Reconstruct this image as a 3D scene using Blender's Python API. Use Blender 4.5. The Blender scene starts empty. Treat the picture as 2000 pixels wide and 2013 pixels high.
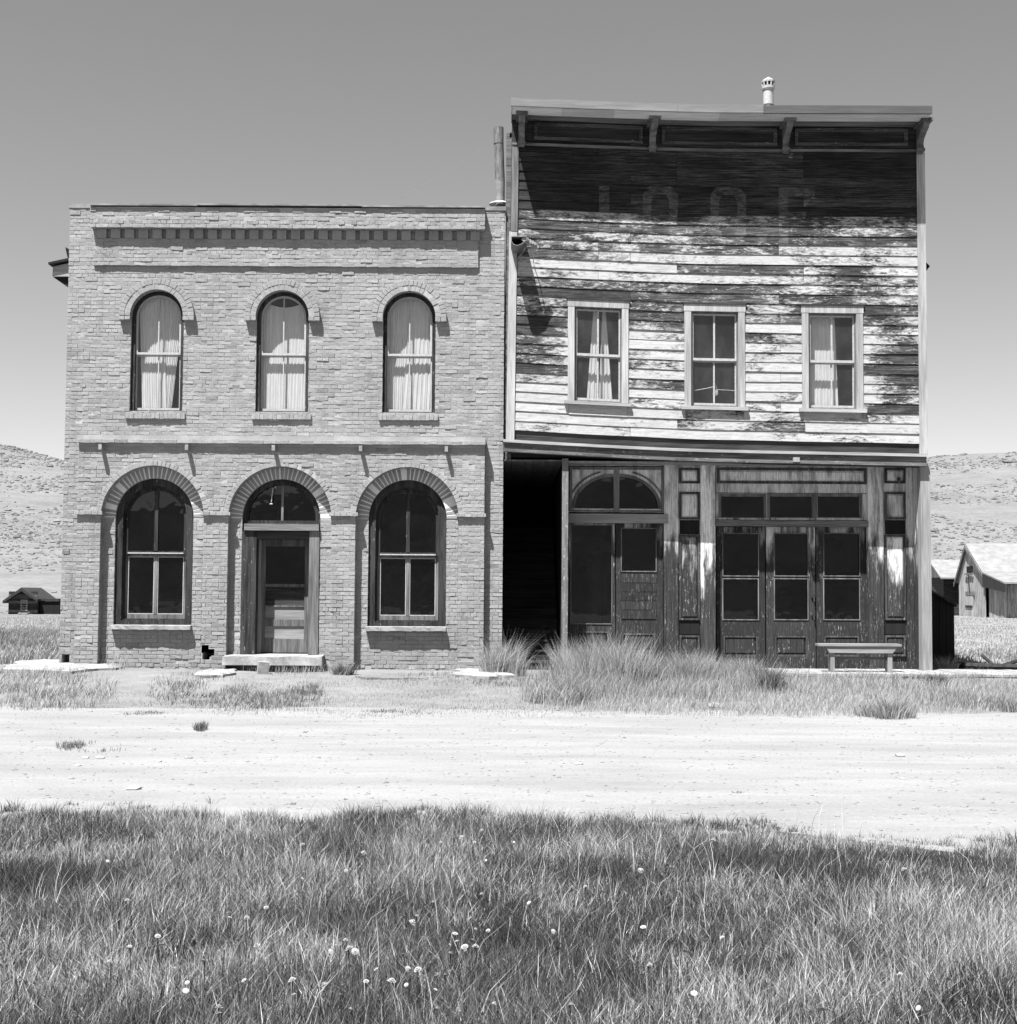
import bpy, math, random
import numpy as np
from mathutils import Vector, Matrix
from mathutils.geometry import tessellate_polygon

rng = np.random.default_rng(7)
random.seed(7)
SC = bpy.context.scene
COL = SC.collection

# ------------------------------------------------------------------ camera, sky, sun, exposure
F_PX = 2786.0
CAM = Vector((0, 0, 1.55))
PITCH = math.atan(158.5 / F_PX)
ROLL = math.radians(0.35)
ROT = Matrix.Rotation(math.pi / 2 + PITCH, 3, 'X') @ Matrix.Rotation(ROLL, 3, 'Z')
cd = bpy.data.cameras.new('camera')
cd.sensor_fit = 'HORIZONTAL'; cd.sensor_width = 36; cd.lens = 36 * F_PX / 2000
cd.clip_start = 0.1; cd.clip_end = 5000
cam = bpy.data.objects.new('camera', cd); COL.objects.link(cam)
cam.matrix_world = Matrix.Translation(CAM) @ ROT.to_4x4()
SC.camera = cam

SUN = Vector((0.245, 0.385, -1.0)).normalized()
wd = bpy.data.worlds.new('World'); SC.world = wd; wd.use_nodes = True
nt = wd.node_tree; nt.nodes.clear()
sky = nt.nodes.new('ShaderNodeTexSky'); sky.sky_type = 'NISHITA'; sky.sun_disc = False
sky.sun_elevation = math.asin(-SUN.z); sky.sun_rotation = math.atan2(-SUN.x, -SUN.y)
sky.altitude = 2500; sky.air_density = 1.0; sky.dust_density = 5.0; sky.ozone_density = 1.0
sep = nt.nodes.new('ShaderNodeSeparateColor')            # black-and-white film behind an orange filter
ma = nt.nodes.new('ShaderNodeMath'); ma.operation = 'MULTIPLY_ADD'; ma.inputs[1].default_value = 0.5
mb_ = nt.nodes.new('ShaderNodeMath'); mb_.operation = 'MULTIPLY'; mb_.inputs[1].default_value = 0.5
bg = nt.nodes.new('ShaderNodeBackground'); bg.inputs[1].default_value = 0.064
wo = nt.nodes.new('ShaderNodeOutputWorld')
nt.links.new(sky.outputs[0], sep.inputs[0]); nt.links.new(sep.outputs[1], mb_.inputs[0])
nt.links.new(sep.outputs[0], ma.inputs[0]); nt.links.new(mb_.outputs[0], ma.inputs[2])
nt.links.new(ma.outputs[0], bg.inputs[0]); nt.links.new(bg.outputs[0], wo.inputs[0])

sl = bpy.data.lights.new('sun', 'SUN'); sl.energy = 5.0; sl.angle = math.radians(0.53); sl.color = (1, 1, 1)
so = bpy.data.objects.new('sun', sl); COL.objects.link(so)
so.rotation_euler = SUN.to_track_quat('-Z', 'Y').to_euler(); so.location = (-20, -30, 80)

vs = SC.view_settings
vs.view_transform = 'Standard'; vs.look = 'None'; vs.gamma = 1; vs.exposure = 1.7; vs.use_curve_mapping = False
SC.cycles.use_denoising = True; SC.cycles.use_adaptive_sampling = False
SC.cycles.max_bounces = 8; SC.cycles.transparent_max_bounces = 16
SC.cycles.caustics_reflective = False; SC.cycles.caustics_refractive = False

# ------------------------------------------------------------------ measuring: photograph point at a known depth
def U(px, py, Y):
    d = ROT @ Vector(((px - 1000) / F_PX, (1006.5 - py) / F_PX, -1))
    q = CAM + d * (Y / d.y)
    return q.x, q.z
def UX(px, py, Y): return U(px, py, Y)[0]
def UZ(px, py, Y): return U(px, py, Y)[1]
def RP(px0, px1, py0, py1, Y):
    pm, qm = (px0 + px1) / 2, (py0 + py1) / 2
    return UX(px0, qm, Y), UX(px1, qm, Y), UZ(pm, py1, Y), UZ(pm, py0, Y)
def GND(px, py, z=0.0):
    d = ROT @ Vector(((px - 1000) / F_PX, (1006.5 - py) / F_PX, -1))
    q = CAM + d * ((z - CAM.z) / d.z)
    return q.x, q.y

# ------------------------------------------------------------------ node helper
ALB = .50                # the film is exposed for dull old surfaces
class NB:
    def __init__(s, name):
        s.m = bpy.data.materials.new(name); s.m.use_nodes = True
        s.t = s.m.node_tree; s.t.nodes.clear()
        s.pos = s.n('ShaderNodeNewGeometry').outputs['Position']
    def n(s, typ, props=None, **kw):
        nd = s.t.nodes.new(typ)
        for k, v in (props or {}).items(): setattr(nd, k, v)
        for k, v in kw.items(): s.put(nd.inputs[int(k[1:])] if k[0] == 'i' and k[1:].isdigit() else nd.inputs[k.replace('_', ' ')], v)
        return nd
    def put(s, sock, v):
        if hasattr(v, 'is_output'): s.t.links.new(v, sock)
        elif v is not None: sock.default_value = v
    def m_(s, op, a, b=None, c=None, clamp=False):
        nd = s.n('ShaderNodeMath', {'operation': op, 'use_clamp': clamp})
        s.put(nd.inputs[0], a)
        if b is not None: s.put(nd.inputs[1], b)
        if c is not None: s.put(nd.inputs[2], c)
        return nd.outputs[0]
    def mix(s, f, a, b):
        nd = s.n('ShaderNodeMix', {'data_type': 'FLOAT'})
        s.put(nd.inputs[0], f); s.put(nd.inputs[2], a); s.put(nd.inputs[3], b)
        return nd.outputs[0]
    def sc(s, x, y, z, off=(0, 0, 0)):
        nd = s.n('ShaderNodeVectorMath', {'operation': 'MULTIPLY_ADD'})
        s.put(nd.inputs[0], s.pos); nd.inputs[1].default_value = (x, y, z); nd.inputs[2].default_value = off
        return nd.outputs[0]
    def noise(s, vec, scale=1.0, det=4, rough=.55, dist=0):
        nd = s.n('ShaderNodeTexNoise'); s.put(nd.inputs['Vector'], vec)
        nd.inputs['Scale'].default_value = scale; nd.inputs['Detail'].default_value = det
        nd.inputs['Roughness'].default_value = rough; nd.inputs['Distortion'].default_value = dist
        return nd.outputs[0]
    def ss(s, v, a, b, lo=0.0, hi=1.0):
        nd = s.n('ShaderNodeMapRange', {'interpolation_type': 'SMOOTHSTEP'})
        s.put(nd.inputs[0], v); nd.inputs[1].default_value = a; nd.inputs[2].default_value = b
        nd.inputs[3].default_value = lo; nd.inputs[4].default_value = hi
        return nd.outputs[0]
    def rnd(s):
        a = s.n('ShaderNodeNewGeometry').outputs['Random Per Island']
        b = s.n('ShaderNodeObjectInfo').outputs['Random']
        return s.m_('FRACT', s.m_('ADD', a, b))
    def attr(s, name): return s.n('ShaderNodeAttribute', {'attribute_name': name}).outputs['Fac']
    def xyz(s):
        nd = s.n('ShaderNodeSeparateXYZ'); s.put(nd.inputs[0], s.pos); return nd.outputs
    def bump(s, h, strength=.5, dist=.01):
        nd = s.n('ShaderNodeBump'); s.put(nd.inputs['Height'], h)
        nd.inputs['Strength'].default_value = strength; nd.inputs['Distance'].default_value = dist
        return nd.outputs[0]
    def done(s, col, rough=.85, spec=.25, nrm=None, metal=0.0, k=None):
        k = ALB if k is None else k
        col = s.m_('MULTIPLY', col, k) if hasattr(col, 'is_output') else col * k
        p = s.n('ShaderNodeBsdfPrincipled')
        s.put(p.inputs['Base Color'], col if hasattr(col, 'is_output') else (col, col, col, 1))
        s.put(p.inputs['Roughness'], rough); s.put(p.inputs['Specular IOR Level'], spec); s.put(p.inputs['Metallic'], metal)
        if nrm is not None: s.put(p.inputs['Normal'], nrm)
        o = s.n('ShaderNodeOutputMaterial'); s.t.links.new(p.outputs[0], o.inputs[0])
        return s.m

M = {}
# brick
b = NB('brick'); r = b.rnd()
tone = b.mix(r, .435, .488); tone = b.m_('MULTIPLY', tone, b.ss(r, .0, .05, .80, 1))
n1 = b.noise(b.pos, 1.1, 5, .6); n2 = b.noise(b.pos, 45, 4, .7); n3 = b.noise(b.sc(5, 5, .5), 1, 4, .6); Zb = b.xyz()[2]
tone = b.m_('MULTIPLY', tone, b.ss(n1, .3, .7, .90, 1.06)); tone = b.m_('MULTIPLY', tone, b.ss(n2, .25, .75, .82, 1.13))
tone = b.m_('MULTIPLY', tone, b.ss(n3, .32, .5, .86, 1.0))
tone = b.m_('MULTIPLY', tone, b.ss(b.m_('ADD', Zb, b.m_('MULTIPLY', n1, 1.2)), .6, 1.7, .86, 1.0))
M['brick'] = b.done(tone, .9, .15, b.bump(n2, .7, .005))
b = NB('mortar'); n2 = b.noise(b.pos, 60, 5, .7); n1 = b.noise(b.pos, 2.2, 4, .6)
M['mortar'] = b.done(b.m_('MULTIPLY', b.ss(n2, .3, .7, .50, .68), b.ss(n1, .35, .7, .80, 1.08)), .95, .1, b.bump(n2, .8, .004))
b = NB('lime_mortar'); n2 = b.noise(b.pos, 50, 4, .7); M['lime'] = b.done(b.ss(n2, .3, .7, .95, 1.3), .95, .1)
# pale stone / plaster sills
b = NB('stone'); n1 = b.noise(b.pos, 9, 6, .65); n2 = b.noise(b.pos, 70, 4, .7)
M['stone'] = b.done(b.m_('MULTIPLY', b.ss(n1, .3, .65, .34, .5), b.ss(n2, .3, .7, .85, 1.1)), .9, .2, b.bump(n1, .6, .012))
b = NB('pale_concrete'); n1 = b.noise(b.pos, 6, 6, .65); n2 = b.noise(b.pos, 55, 4, .7)
M['concrete'] = b.done(b.m_('MULTIPLY', b.ss(n1, .3, .65, .32, .50), b.ss(n2, .3, .7, .85, 1.08)), .95, .1, b.bump(n2, .6, .01))

def wood(name, lo, hi, vertical=True, fine=90, fleck=None, rough=.85):
    b = NB(name)
    v1 = b.sc(fine, fine, 2.2) if vertical else b.sc(2.2, fine, fine)
    v2 = b.sc(9, 9, .9) if vertical else b.sc(.9, 9, 9)
    g = b.noise(v1, 1, 4, .65); p = b.noise(v2, 1, 5, .6)
    f = b.m_('ADD', b.m_('MULTIPLY', g, .55), b.m_('MULTIPLY', p, .55))
    c = b.ss(f, .38, .74, lo, hi)
    c = b.m_('MULTIPLY', c, b.mix(b.rnd(), .82, 1.12))
    if fleck:
        v3 = b.sc(30, 30, 9) if vertical else b.sc(9, 30, 30)
        k = b.noise(v3, 1, 6, .75)
        c = b.mix(b.ss(k, fleck[0], fleck[0] + .05), c, fleck[1])
    M[name] = b.done(c, rough, .2, b.bump(g, .7, .004))
wood('wood_dark', .018, .09)
wood('wood_dark_flat', .018, .10, False)
wood('wood_grey', .09, .36)
wood('wood_grey_flat', .09, .36, False)
wood('frieze_wood', .03, .24, False, 60, (.6, .5))
wood('wood_pale', .30, .60)
wood('wood_pale_flat', .30, .60, False)
wood('wood_black', .010, .030)
wood('frame_dark', .012, .10, True, 60, (.62, .5))
wood('mould_dark', .03, .16, True, 60, (.6, .6))
wood('trim_white', .38, .74, True, 70)
wood('trim_white_flat', .38, .74, False, 70)
wood('crown_white', .75, 1.15, False, 40)
wood('belt_wood', .07, .30, False, 60, (.60, .6))
wood('belt_post', .10, .42, True, 60, (.58, .75))
wood('far_boards', .28, .80, True, 14)
wood('far_dark', .02, .10, False, 14)
wood('fascia_pale', .30, .44, False, 30)
wood('fascia_dark', .13, .19, False, 30)
b = NB('sash_white'); n1 = b.noise(b.pos, 30, 4, .6)
M['sash'] = b.done(b.ss(n1, .3, .7, .5, .72), .6, .3)

# peeling clapboard paint with the ghost of old lettering
L_Y = 24.95
def lx(px): return UX(px, 425, L_Y)
def lz(py): return UZ(1400, py, L_Y)
b = NB('clapboard'); X, _, Z = b.xyz()
peel_shade = b.attr('peel_shade'); r = b.rnd()
rv = b.n('ShaderNodeCombineXYZ'); b.put(rv.inputs[1], b.m_('MULTIPLY', r, 37.0))
def bvec(sx, sz):
    nd = b.n('ShaderNodeVectorMath', {'operation': 'ADD'}); b.put(nd.inputs[0], b.sc(sx, 0, sz)); b.put(nd.inputs[1], rv.outputs[0]); return nd.outputs[0]
nA = b.noise(bvec(1.1, 3.0), 1, 5, .6); nB = b.noise(bvec(7.5, 27), 1, 8, .78); nC = b.noise(bvec(20, 150), 1, 4, .7); nD = b.noise(b.sc(.9, 1, 2.2), 1, 3, .5); nE = b.noise(bvec(2.2, 48), 1, 5, .7)
v = b.m_('ADD', b.m_('MULTIPLY', nA, .38), b.m_('ADD', b.m_('MULTIPLY', nB, .62), b.m_('MULTIPLY', nC, .14)))
v = b.m_('ADD', v, b.m_('MULTIPLY', b.m_('SUBTRACT', nD, .5), .35))
v = b.m_('ADD', v, b.m_('MULTIPLY', b.m_('SUBTRACT', peel_shade, .5), .60))
def rect(x0, x1, z0, z1):
    e = None
    for q in (b.m_('GREATER_THAN', X, x0), b.m_('LESS_THAN', X, x1), b.m_('GREATER_THAN', Z, z0), b.m_('LESS_THAN', Z, z1)):
        e = q if e is None else b.m_('MULTIPLY', e, q)
    return e
def octa(cx, cz, hx, hz):
    ax = b.m_('DIVIDE', b.m_('ABSOLUTE', b.m_('SUBTRACT', X, cx)), hx); az = b.m_('DIVIDE', b.m_('ABSOLUTE', b.m_('SUBTRACT', Z, cz)), hz)
    d = b.m_('MAXIMUM', b.m_('MAXIMUM', ax, az), b.m_('MULTIPLY', b.m_('ADD', b.m_('MULTIPLY', ax, .85), az), .645))
    return b.m_('LESS_THAN', d, 1)
zt, zb, zd = lz(367), lz(478), lz(460)
let = rect(lx(1178), lx(1198), zb, zt)
for a0, a1 in ((1220, 1240), (1354, 1372), (1489, 1508)): let = b.m_('MAXIMUM', let, rect(lx(a0), lx(a1), zb, zd))
for a0, a1 in ((1264, 1333), (1397, 1467)):
    c0, hh = (lx(a0) + lx(a1)) / 2, (lx(a1) - lx(a0)) / 2
    o = b.m_('SUBTRACT', octa(c0, (zt + zb) / 2, hh, (zt - zb) / 2), octa(c0, (zt + zb) / 2, hh - .155, (zt - zb) / 2 - .15))
    let = b.m_('MAXIMUM', let, o)
let = b.m_('MAXIMUM', let, rect(lx(1531), lx(1550), zb, zt)); let = b.m_('MAXIMUM', let, rect(lx(1549), lx(1602), lz(386), zt))
let = b.m_('MAXIMUM', let, rect(lx(1549), lx(1585), lz(430), lz(416))); let = b.m_('MAXIMUM', let, rect(lx(1600), lx(1618), zb, zd))
paint = b.m_('MULTIPLY', b.mix(r, .66, .78), b.ss(nB, .3, .7, 1.05, .80))
paint = b.m_('MULTIPLY', paint, b.ss(nC, .35, .75, 1.03, .84)); paint = b.m_('MULTIPLY', paint, b.ss(nE, .42, .66, 1.03, .74))
thin = b.m_('MULTIPLY', b.ss(nC, .3, .7, .42, .26), b.ss(nB, .3, .7, 1.15, .8))
bare = b.m_('MULTIPLY', b.ss(b.m_('ADD', b.m_('MULTIPLY', nE, .7), b.m_('MULTIPLY', nC, .3)), .38, .70, .012, .26), b.ss(nA, .3, .7, 1.2, .55))
bare = b.m_('MULTIPLY', bare, b.ss(peel_shade, .55, .92, 1.0, .34))  # heavily peeled top rows also darkened: cornice shade put into the wood colour
v = b.m_('ADD', v, .038)
col = b.mix(b.ss(v, .518, .558), paint, thin)
mask = b.ss(v, .582, .60); col = b.mix(mask, col, bare)
col = b.mix(b.m_('MULTIPLY', let, b.ss(nB, .34, .62, .30, .0)), col, .50)
M['clapboard'] = b.done(col, .8, .2, b.bump(b.m_('ADD', b.m_('MULTIPLY', nC, .5), b.m_('MULTIPLY', mask, -.5)), .6, .004))

# shopfront joinery: sheltered bare wood above, old dark paint with flecks below
b = NB('shopfront'); X, _, Z = b.xyz()
g = b.noise(b.sc(75, 75, 2.0), 1, 4, .65); p = b.noise(b.sc(7, 7, 1.3), 1, 5, .65); k = b.noise(b.sc(46, 46, 9), 1, 7, .8); k2 = b.noise(b.sc(4, 4, 2.2), 1, 3, .5)
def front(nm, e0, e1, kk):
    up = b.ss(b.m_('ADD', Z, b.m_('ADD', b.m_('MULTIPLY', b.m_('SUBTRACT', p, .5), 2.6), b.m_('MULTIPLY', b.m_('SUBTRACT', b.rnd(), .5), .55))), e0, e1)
    bare = b.m_('MULTIPLY', b.ss(b.m_('ADD', b.m_('MULTIPLY', g, .6), b.m_('MULTIPLY', k, .4)), .36, .64, .30, .74), b.ss(p, .32, .58, .45, 1.08))  # bare wood, lightened further to stand in for light bounced off the road
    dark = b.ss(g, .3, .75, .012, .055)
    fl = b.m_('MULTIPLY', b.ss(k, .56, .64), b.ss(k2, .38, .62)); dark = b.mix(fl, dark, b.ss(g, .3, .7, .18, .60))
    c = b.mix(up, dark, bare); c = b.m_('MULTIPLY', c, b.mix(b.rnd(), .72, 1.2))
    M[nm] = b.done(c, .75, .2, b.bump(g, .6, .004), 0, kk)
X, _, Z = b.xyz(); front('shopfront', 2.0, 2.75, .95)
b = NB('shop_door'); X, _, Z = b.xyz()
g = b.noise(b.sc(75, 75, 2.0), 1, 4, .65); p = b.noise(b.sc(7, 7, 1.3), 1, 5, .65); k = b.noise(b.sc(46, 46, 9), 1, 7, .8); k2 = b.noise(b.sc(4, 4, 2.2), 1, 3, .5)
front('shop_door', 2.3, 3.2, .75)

def glass(name, dust, tint=.97):
    b = NB(name)
    n = b.noise(b.pos, 2.2, 2, .5); nr = b.bump(n, .13, .02)
    d = b.ss(b.noise(b.sc(3, 3, 1.5), 1, 4, .6), .35, .75, dust * .3, dust)
    tr = b.n('ShaderNodeBsdfTransparent'); tr.inputs[0].default_value = (tint, tint, tint, 1)
    gl = b.n('ShaderNodeBsdfGlossy'); gl.inputs['Roughness'].default_value = .015; b.put(gl.inputs['Normal'], nr)
    df = b.n('ShaderNodeBsdfDiffuse'); df.inputs[0].default_value = (.5, .5, .5, 1)
    gi = b.n('ShaderNodeNewGeometry'); dp = b.n('ShaderNodeVectorMath', {'operation': 'DOT_PRODUCT'}); b.put(dp.inputs[0], gi.outputs['Incoming']); b.put(dp.inputs[1], nr)
    ca = b.m_('SUBTRACT', 1.0, b.m_('ABSOLUTE', dp.outputs['Value'], clamp=True)); sch = b.m_('MULTIPLY_ADD', b.m_('POWER', ca, 5.0), .96, .034)
    m1 = b.n('ShaderNodeMixShader'); b.put(m1.inputs[0], d); b.put(m1.inputs[1], tr.outputs[0]); b.put(m1.inputs[2], df.outputs[0])
    m2 = b.n('ShaderNodeMixShader'); b.put(m2.inputs[0], sch); b.put(m2.inputs[1], m1.outputs[0]); b.put(m2.inputs[2], gl.outputs[0])
    o = b.n('ShaderNodeOutputMaterial'); b.put(o.inputs[0], m2.outputs[0]); M[name] = b.m
glass('glass', .004); glass('glass_dark', .003, .5); glass('glass_dusty', .03)
def translucent(name, lo, hi, tr, tone=False):
    b = NB(name)
    if tone: c = b.mix(b.attr('tone'), lo, hi)
    else: c = b.ss(b.noise(b.sc(20, 20, 3), 1, 4, .6), .3, .7, lo, hi)
    c = b.m_('MULTIPLY', c, ALB)
    d = b.n('ShaderNodeBsdfDiffuse'); b.put(d.inputs[0], c)
    t = b.n('ShaderNodeBsdfTranslucent'); b.put(t.inputs[0], c)
    m = b.n('ShaderNodeMixShader'); m.inputs[0].default_value = tr; b.put(m.inputs[1], d.outputs[0]); b.put(m.inputs[2], t.outputs[0])
    o = b.n('ShaderNodeOutputMaterial'); b.put(o.inputs[0], m.outputs[0]); M[name] = b.m
translucent('curtain', 1.15, 1.35, .25)
translucent('grass', .03, .92, .3, True)
translucent('dry_grass', .12, .78, .3, True)
translucent('sage', .20, .34, .1, True)
b = NB('rusty_metal'); n1 = b.noise(b.sc(30, 30, 5), 1, 6, .7)
M['rust'] = b.done(b.ss(n1, .3, .7, .12, .36), .6, .4, b.bump(n1, .3, .004), .2)
b = NB('galvanised'); n1 = b.noise(b.pos, 25, 4, .6); M['galv'] = b.done(b.ss(n1, .3, .7, .55, .75), .5, .4)
b = NB('old_tin'); n1 = b.noise(b.sc(3, 9, 9), 1, 5, .65); M['tin'] = b.done(b.ss(n1, .3, .7, .16, .42), .55, .4)
b = NB('iron'); M['iron'] = b.done(.03, .6, .4)
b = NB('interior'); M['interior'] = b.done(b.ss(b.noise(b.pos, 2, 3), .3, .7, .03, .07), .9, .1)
b = NB('hill_scrub'); M['scrub'] = b.done(b.ss(b.noise(b.pos, .08, 5, .7), .3, .7, .10, .18), .95, .05)
b = NB('pale_roof'); n1 = b.noise(b.sc(2, 2, 2), 1, 5, .6); M['roof'] = b.done(b.ss(n1, .3, .7, .27, .37), .8, .2)
b = NB('tar_roof'); M['tar'] = b.done(b.ss(b.noise(b.pos, 4, 4), .3, .7, .08, .14), .9, .1)
b = NB('petal'); M['petal'] = b.done(.78, .8, .1)
b = NB('stem'); M['stem'] = b.done(.09, .8, .1)
# ground
b = NB('dry_ground'); n0 = b.noise(b.pos, .25, 4, .6); n1 = b.noise(b.pos, 1.6, 6, .65); n2 = b.noise(b.pos, 26, 6, .75)
c = b.m_('MULTIPLY', b.ss(n1, .3, .7, .28, .36), b.ss(n2, .3, .7, .78, 1.18)); c = b.m_('MULTIPLY', c, b.ss(n0, .3, .7, .88, 1.12))
M['ground'] = b.done(c, .95, .05, b.bump(n2, .8, .03))
b = NB('gravel_road'); n0 = b.noise(b.sc(.25, 1.5, 1), 1, 5, .6); n1 = b.noise(b.sc(1.4, 5, 1), 1, 6, .7); n2 = b.noise(b.pos, 30, 6, .8)
c = b.m_('MULTIPLY', b.ss(n1, .35, .7, .405, .365), b.ss(n2, .3, .7, .84, 1.10)); c = b.m_('MULTIPLY', c, b.ss(n0, .42, .68, 1.02, .91)); n4 = b.noise(b.sc(.3, .8, 1), 1, 4, .6); c = b.m_('MULTIPLY', c, b.ss(n4, .40, .66, 1.03, .90))
M['road'] = b.done(c, .95, .05, b.bump(n2, .6, .015))
b = NB('turf_soil'); n2 = b.noise(b.pos, 20, 5, .7); M['turf'] = b.done(b.ss(n2, .3, .7, .06, .16), .95, .05, b.bump(n2, .6, .02))
b = NB('hill_grass'); n0 = b.noise(b.pos, .012, 5, .6); n1 = b.noise(b.pos, .11, 6, .7); n2 = b.noise(b.pos, .7, 5, .75)
c = b.m_('MULTIPLY', b.ss(n1, .35, .7, .275, .22), b.ss(n2, .35, .7, 1.08, .82)); c = b.m_('MULTIPLY', c, b.ss(n0, .35, .65, .92, 1.08))
M['hill'] = b.done(c, .95, .05)

# ------------------------------------------------------------------ mesh helpers
class MB:
    def __init__(s): s.v = []; s.f = []
    def add(s, vs_, fs):
        k = len(s.v); s.v += [tuple(p) for p in vs_]; s.f += [tuple(i + k for i in q) for q in fs]; return s
    def box(s, x0, x1, y0, y1, z0, z1, seg=1):
        vs_ = []; fs = []
        for i in range(seg + 1):
            x = x0 + (x1 - x0) * i / seg
            vs_ += [(x, y0, z0), (x, y1, z0), (x, y1, z1), (x, y0, z1)]
        for i in range(seg):
            a = i * 4; c = a + 4
            for j in range(4): fs.append((a + j, a + (j + 1) % 4, c + (j + 1) % 4, c + j))
        fs += [(3, 2, 1, 0), tuple(seg * 4 + j for j in range(4))]
        return s.add(vs_, fs)
    def prism(s, poly, a, c, axis='y'):
        n = len(poly)
        P = (lambda u, w, d: (u, d, w)) if axis == 'y' else ((lambda u, w, d: (d, u, w)) if axis == 'x' else (lambda u, w, d: (u, w, d)))
        vs_ = [P(u, w, a) for u, w in poly] + [P(u, w, c) for u, w in poly]
        fs = [tuple(range(n)), tuple(range(2 * n - 1, n - 1, -1))] + [(i, i + n, (i + 1) % n + n, (i + 1) % n) for i in range(n)]
        return s.add(vs_, fs)
    def ring(s, outer, inner, y0, y1):
        n = len(outer)
        vs_ = [(u, y0, w) for u, w in outer] + [(u, y0, w) for u, w in inner] + [(u, y1, w) for u, w in outer] + [(u, y1, w) for u, w in inner]
        fs = []
        for i in range(n):
            j = (i + 1) % n
            fs += [(i, j, n + j, n + i), (2 * n + i, 3 * n + i, 3 * n + j, 2 * n + j), (i, 2 * n + i, 2 * n + j, j), (n + i, n + j, 3 * n + j, 3 * n + i)]
        return s.add(vs_, fs)
    def plate(s, outer, holes, y0, y1):
        loops = [outer] + holes
        pts = [p for l in loops for p in l]
        tris = tessellate_polygon([[Vector((u, w, 0)) for u, w in l] for l in loops])
        n = len(pts)
        vs_ = [(u, y0, w) for u, w in pts] + [(u, y1, w) for u, w in pts]
        fs = [tuple(t) for t in tris] + [tuple(i + n for i in reversed(t)) for t in tris]
        k = 0
        for l in loops:
            m = len(l)
            fs += [(k + i, k + (i + 1) % m, k + (i + 1) % m + n, k + i + n) for i in range(m)]; k += m
        return s.add(vs_, fs)
    def tube(s, pts, r, n=8, cap=True):
        pts = [Vector(p) for p in pts]; rs = r if isinstance(r, (list, tuple)) else [r] * len(pts)
        vs_ = []; fs = []
        for i, p in enumerate(pts):
            d = (pts[min(i + 1, len(pts) - 1)] - pts[max(i - 1, 0)]).normalized()
            u = d.cross(Vector((0, 0, 1)) if abs(d.z) < .9 else Vector((1, 0, 0))).normalized(); w = d.cross(u)
            vs_ += [p + (u * math.cos(2 * math.pi * j / n) + w * math.sin(2 * math.pi * j / n)) * rs[i] for j in range(n)]
        for i in range(len(pts) - 1):
            fs += [(i * n + j, i * n + (j + 1) % n, (i + 1) * n + (j + 1) % n, (i + 1) * n + j) for j in range(n)]
        if cap: fs += [tuple(range(n)), tuple((len(pts) - 1) * n + j for j in range(n))]
        return s.add(vs_, fs)
    def lathe(s, prof, cx, cy, n=20):
        vs_ = []; fs = []
        for r_, z in prof: vs_ += [(cx + r_ * math.cos(2 * math.pi * j / n), cy + r_ * math.sin(2 * math.pi * j / n), z) for j in range(n)]
        for i in range(len(prof) - 1): fs += [(i * n + j, i * n + (j + 1) % n, (i + 1) * n + (j + 1) % n, (i + 1) * n + j) for j in range(n)]
        return s.add(vs_, fs)
    def blob(s, c, r, jit=.25, sq=(1, 1, .6), rnd=random):
        t = (1 + 5 ** .5) / 2
        V = [(-1, t, 0), (1, t, 0), (-1, -t, 0), (1, -t, 0), (0, -1, t), (0, 1, t), (0, -1, -t), (0, 1, -t), (t, 0, -1), (t, 0, 1), (-t, 0, -1), (-t, 0, 1)]
        Fc = [(0, 11, 5), (0, 5, 1), (0, 1, 7), (0, 7, 10), (0, 10, 11), (1, 5, 9), (5, 11, 4), (11, 10, 2), (10, 7, 6), (7, 1, 8), (3, 9, 4), (3, 4, 2), (3, 2, 6), (3, 6, 8), (3, 8, 9), (4, 9, 5), (2, 4, 11), (6, 2, 10), (8, 6, 7), (9, 8, 1)]
        return s.add([tuple(c[i] + p[i] / 1.9 * r * sq[i] * (1 + rnd.uniform(-jit, jit)) for i in range(3)) for p in V], Fc)
    def build(s, name, mat, parent=None, warp=None, smooth=False, label=None, attrs=None, kind=None):
        org = Vector((0, 0, 0)); p = parent
        while p is not None: org += p.location; p = p.parent
        vv = [warp(*q) for q in s.v] if warp else s.v
        me = bpy.data.meshes.new(name)
        me.from_pydata([(q[0] - org.x, q[1] - org.y, q[2] - org.z) for q in vv], [], s.f)
        me.materials.append(M[mat])
        if smooth: me.polygons.foreach_set('use_smooth', [True] * len(me.polygons))
        for k, val in (attrs or {}).items():
            a = me.attributes.new(k, 'FLOAT', 'POINT')
            a.data.foreach_set('value', np.full(len(me.vertices), val, dtype=np.float32))
        return link(name, me, parent, label, kind)

def link(name, me, parent=None, label=None, kind=None):
    o = bpy.data.objects.new(name, me); COL.objects.link(o)
    if parent is not None: o.parent = parent
    if label: o['label'] = label
    if kind: o['kind'] = kind
    return o
def tag(o, label, cat, group=None, kind=None):
    o['label'] = label
    if cat: o['category'] = cat
    if group: o['group'] = group
    if kind: o['kind'] = kind
    return o
def thing(name, label, cat, loc=(0, 0, 0), group=None):
    o = bpy.data.objects.new(name, None); COL.objects.link(o); o.location = loc; o.empty_display_size = .2
    return tag(o, label, cat, group)
def based(o, loc):                      # move a mesh object's origin to its base
    loc = Vector(loc); o.data.transform(Matrix.Translation(-loc)); o.location = loc; return o
def arch(cx, half, spring, bottom, n=20):
    p = [(cx - half, bottom), (cx + half, bottom)]
    return p + [(cx + half * math.cos(math.pi * i / n), spring + half * math.sin(math.pi * i / n)) for i in range(n + 1)]
def rectp(x0, x1, z0, z1): return [(x0, z0), (x1, z0), (x1, z1), (x0, z1)]
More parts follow.
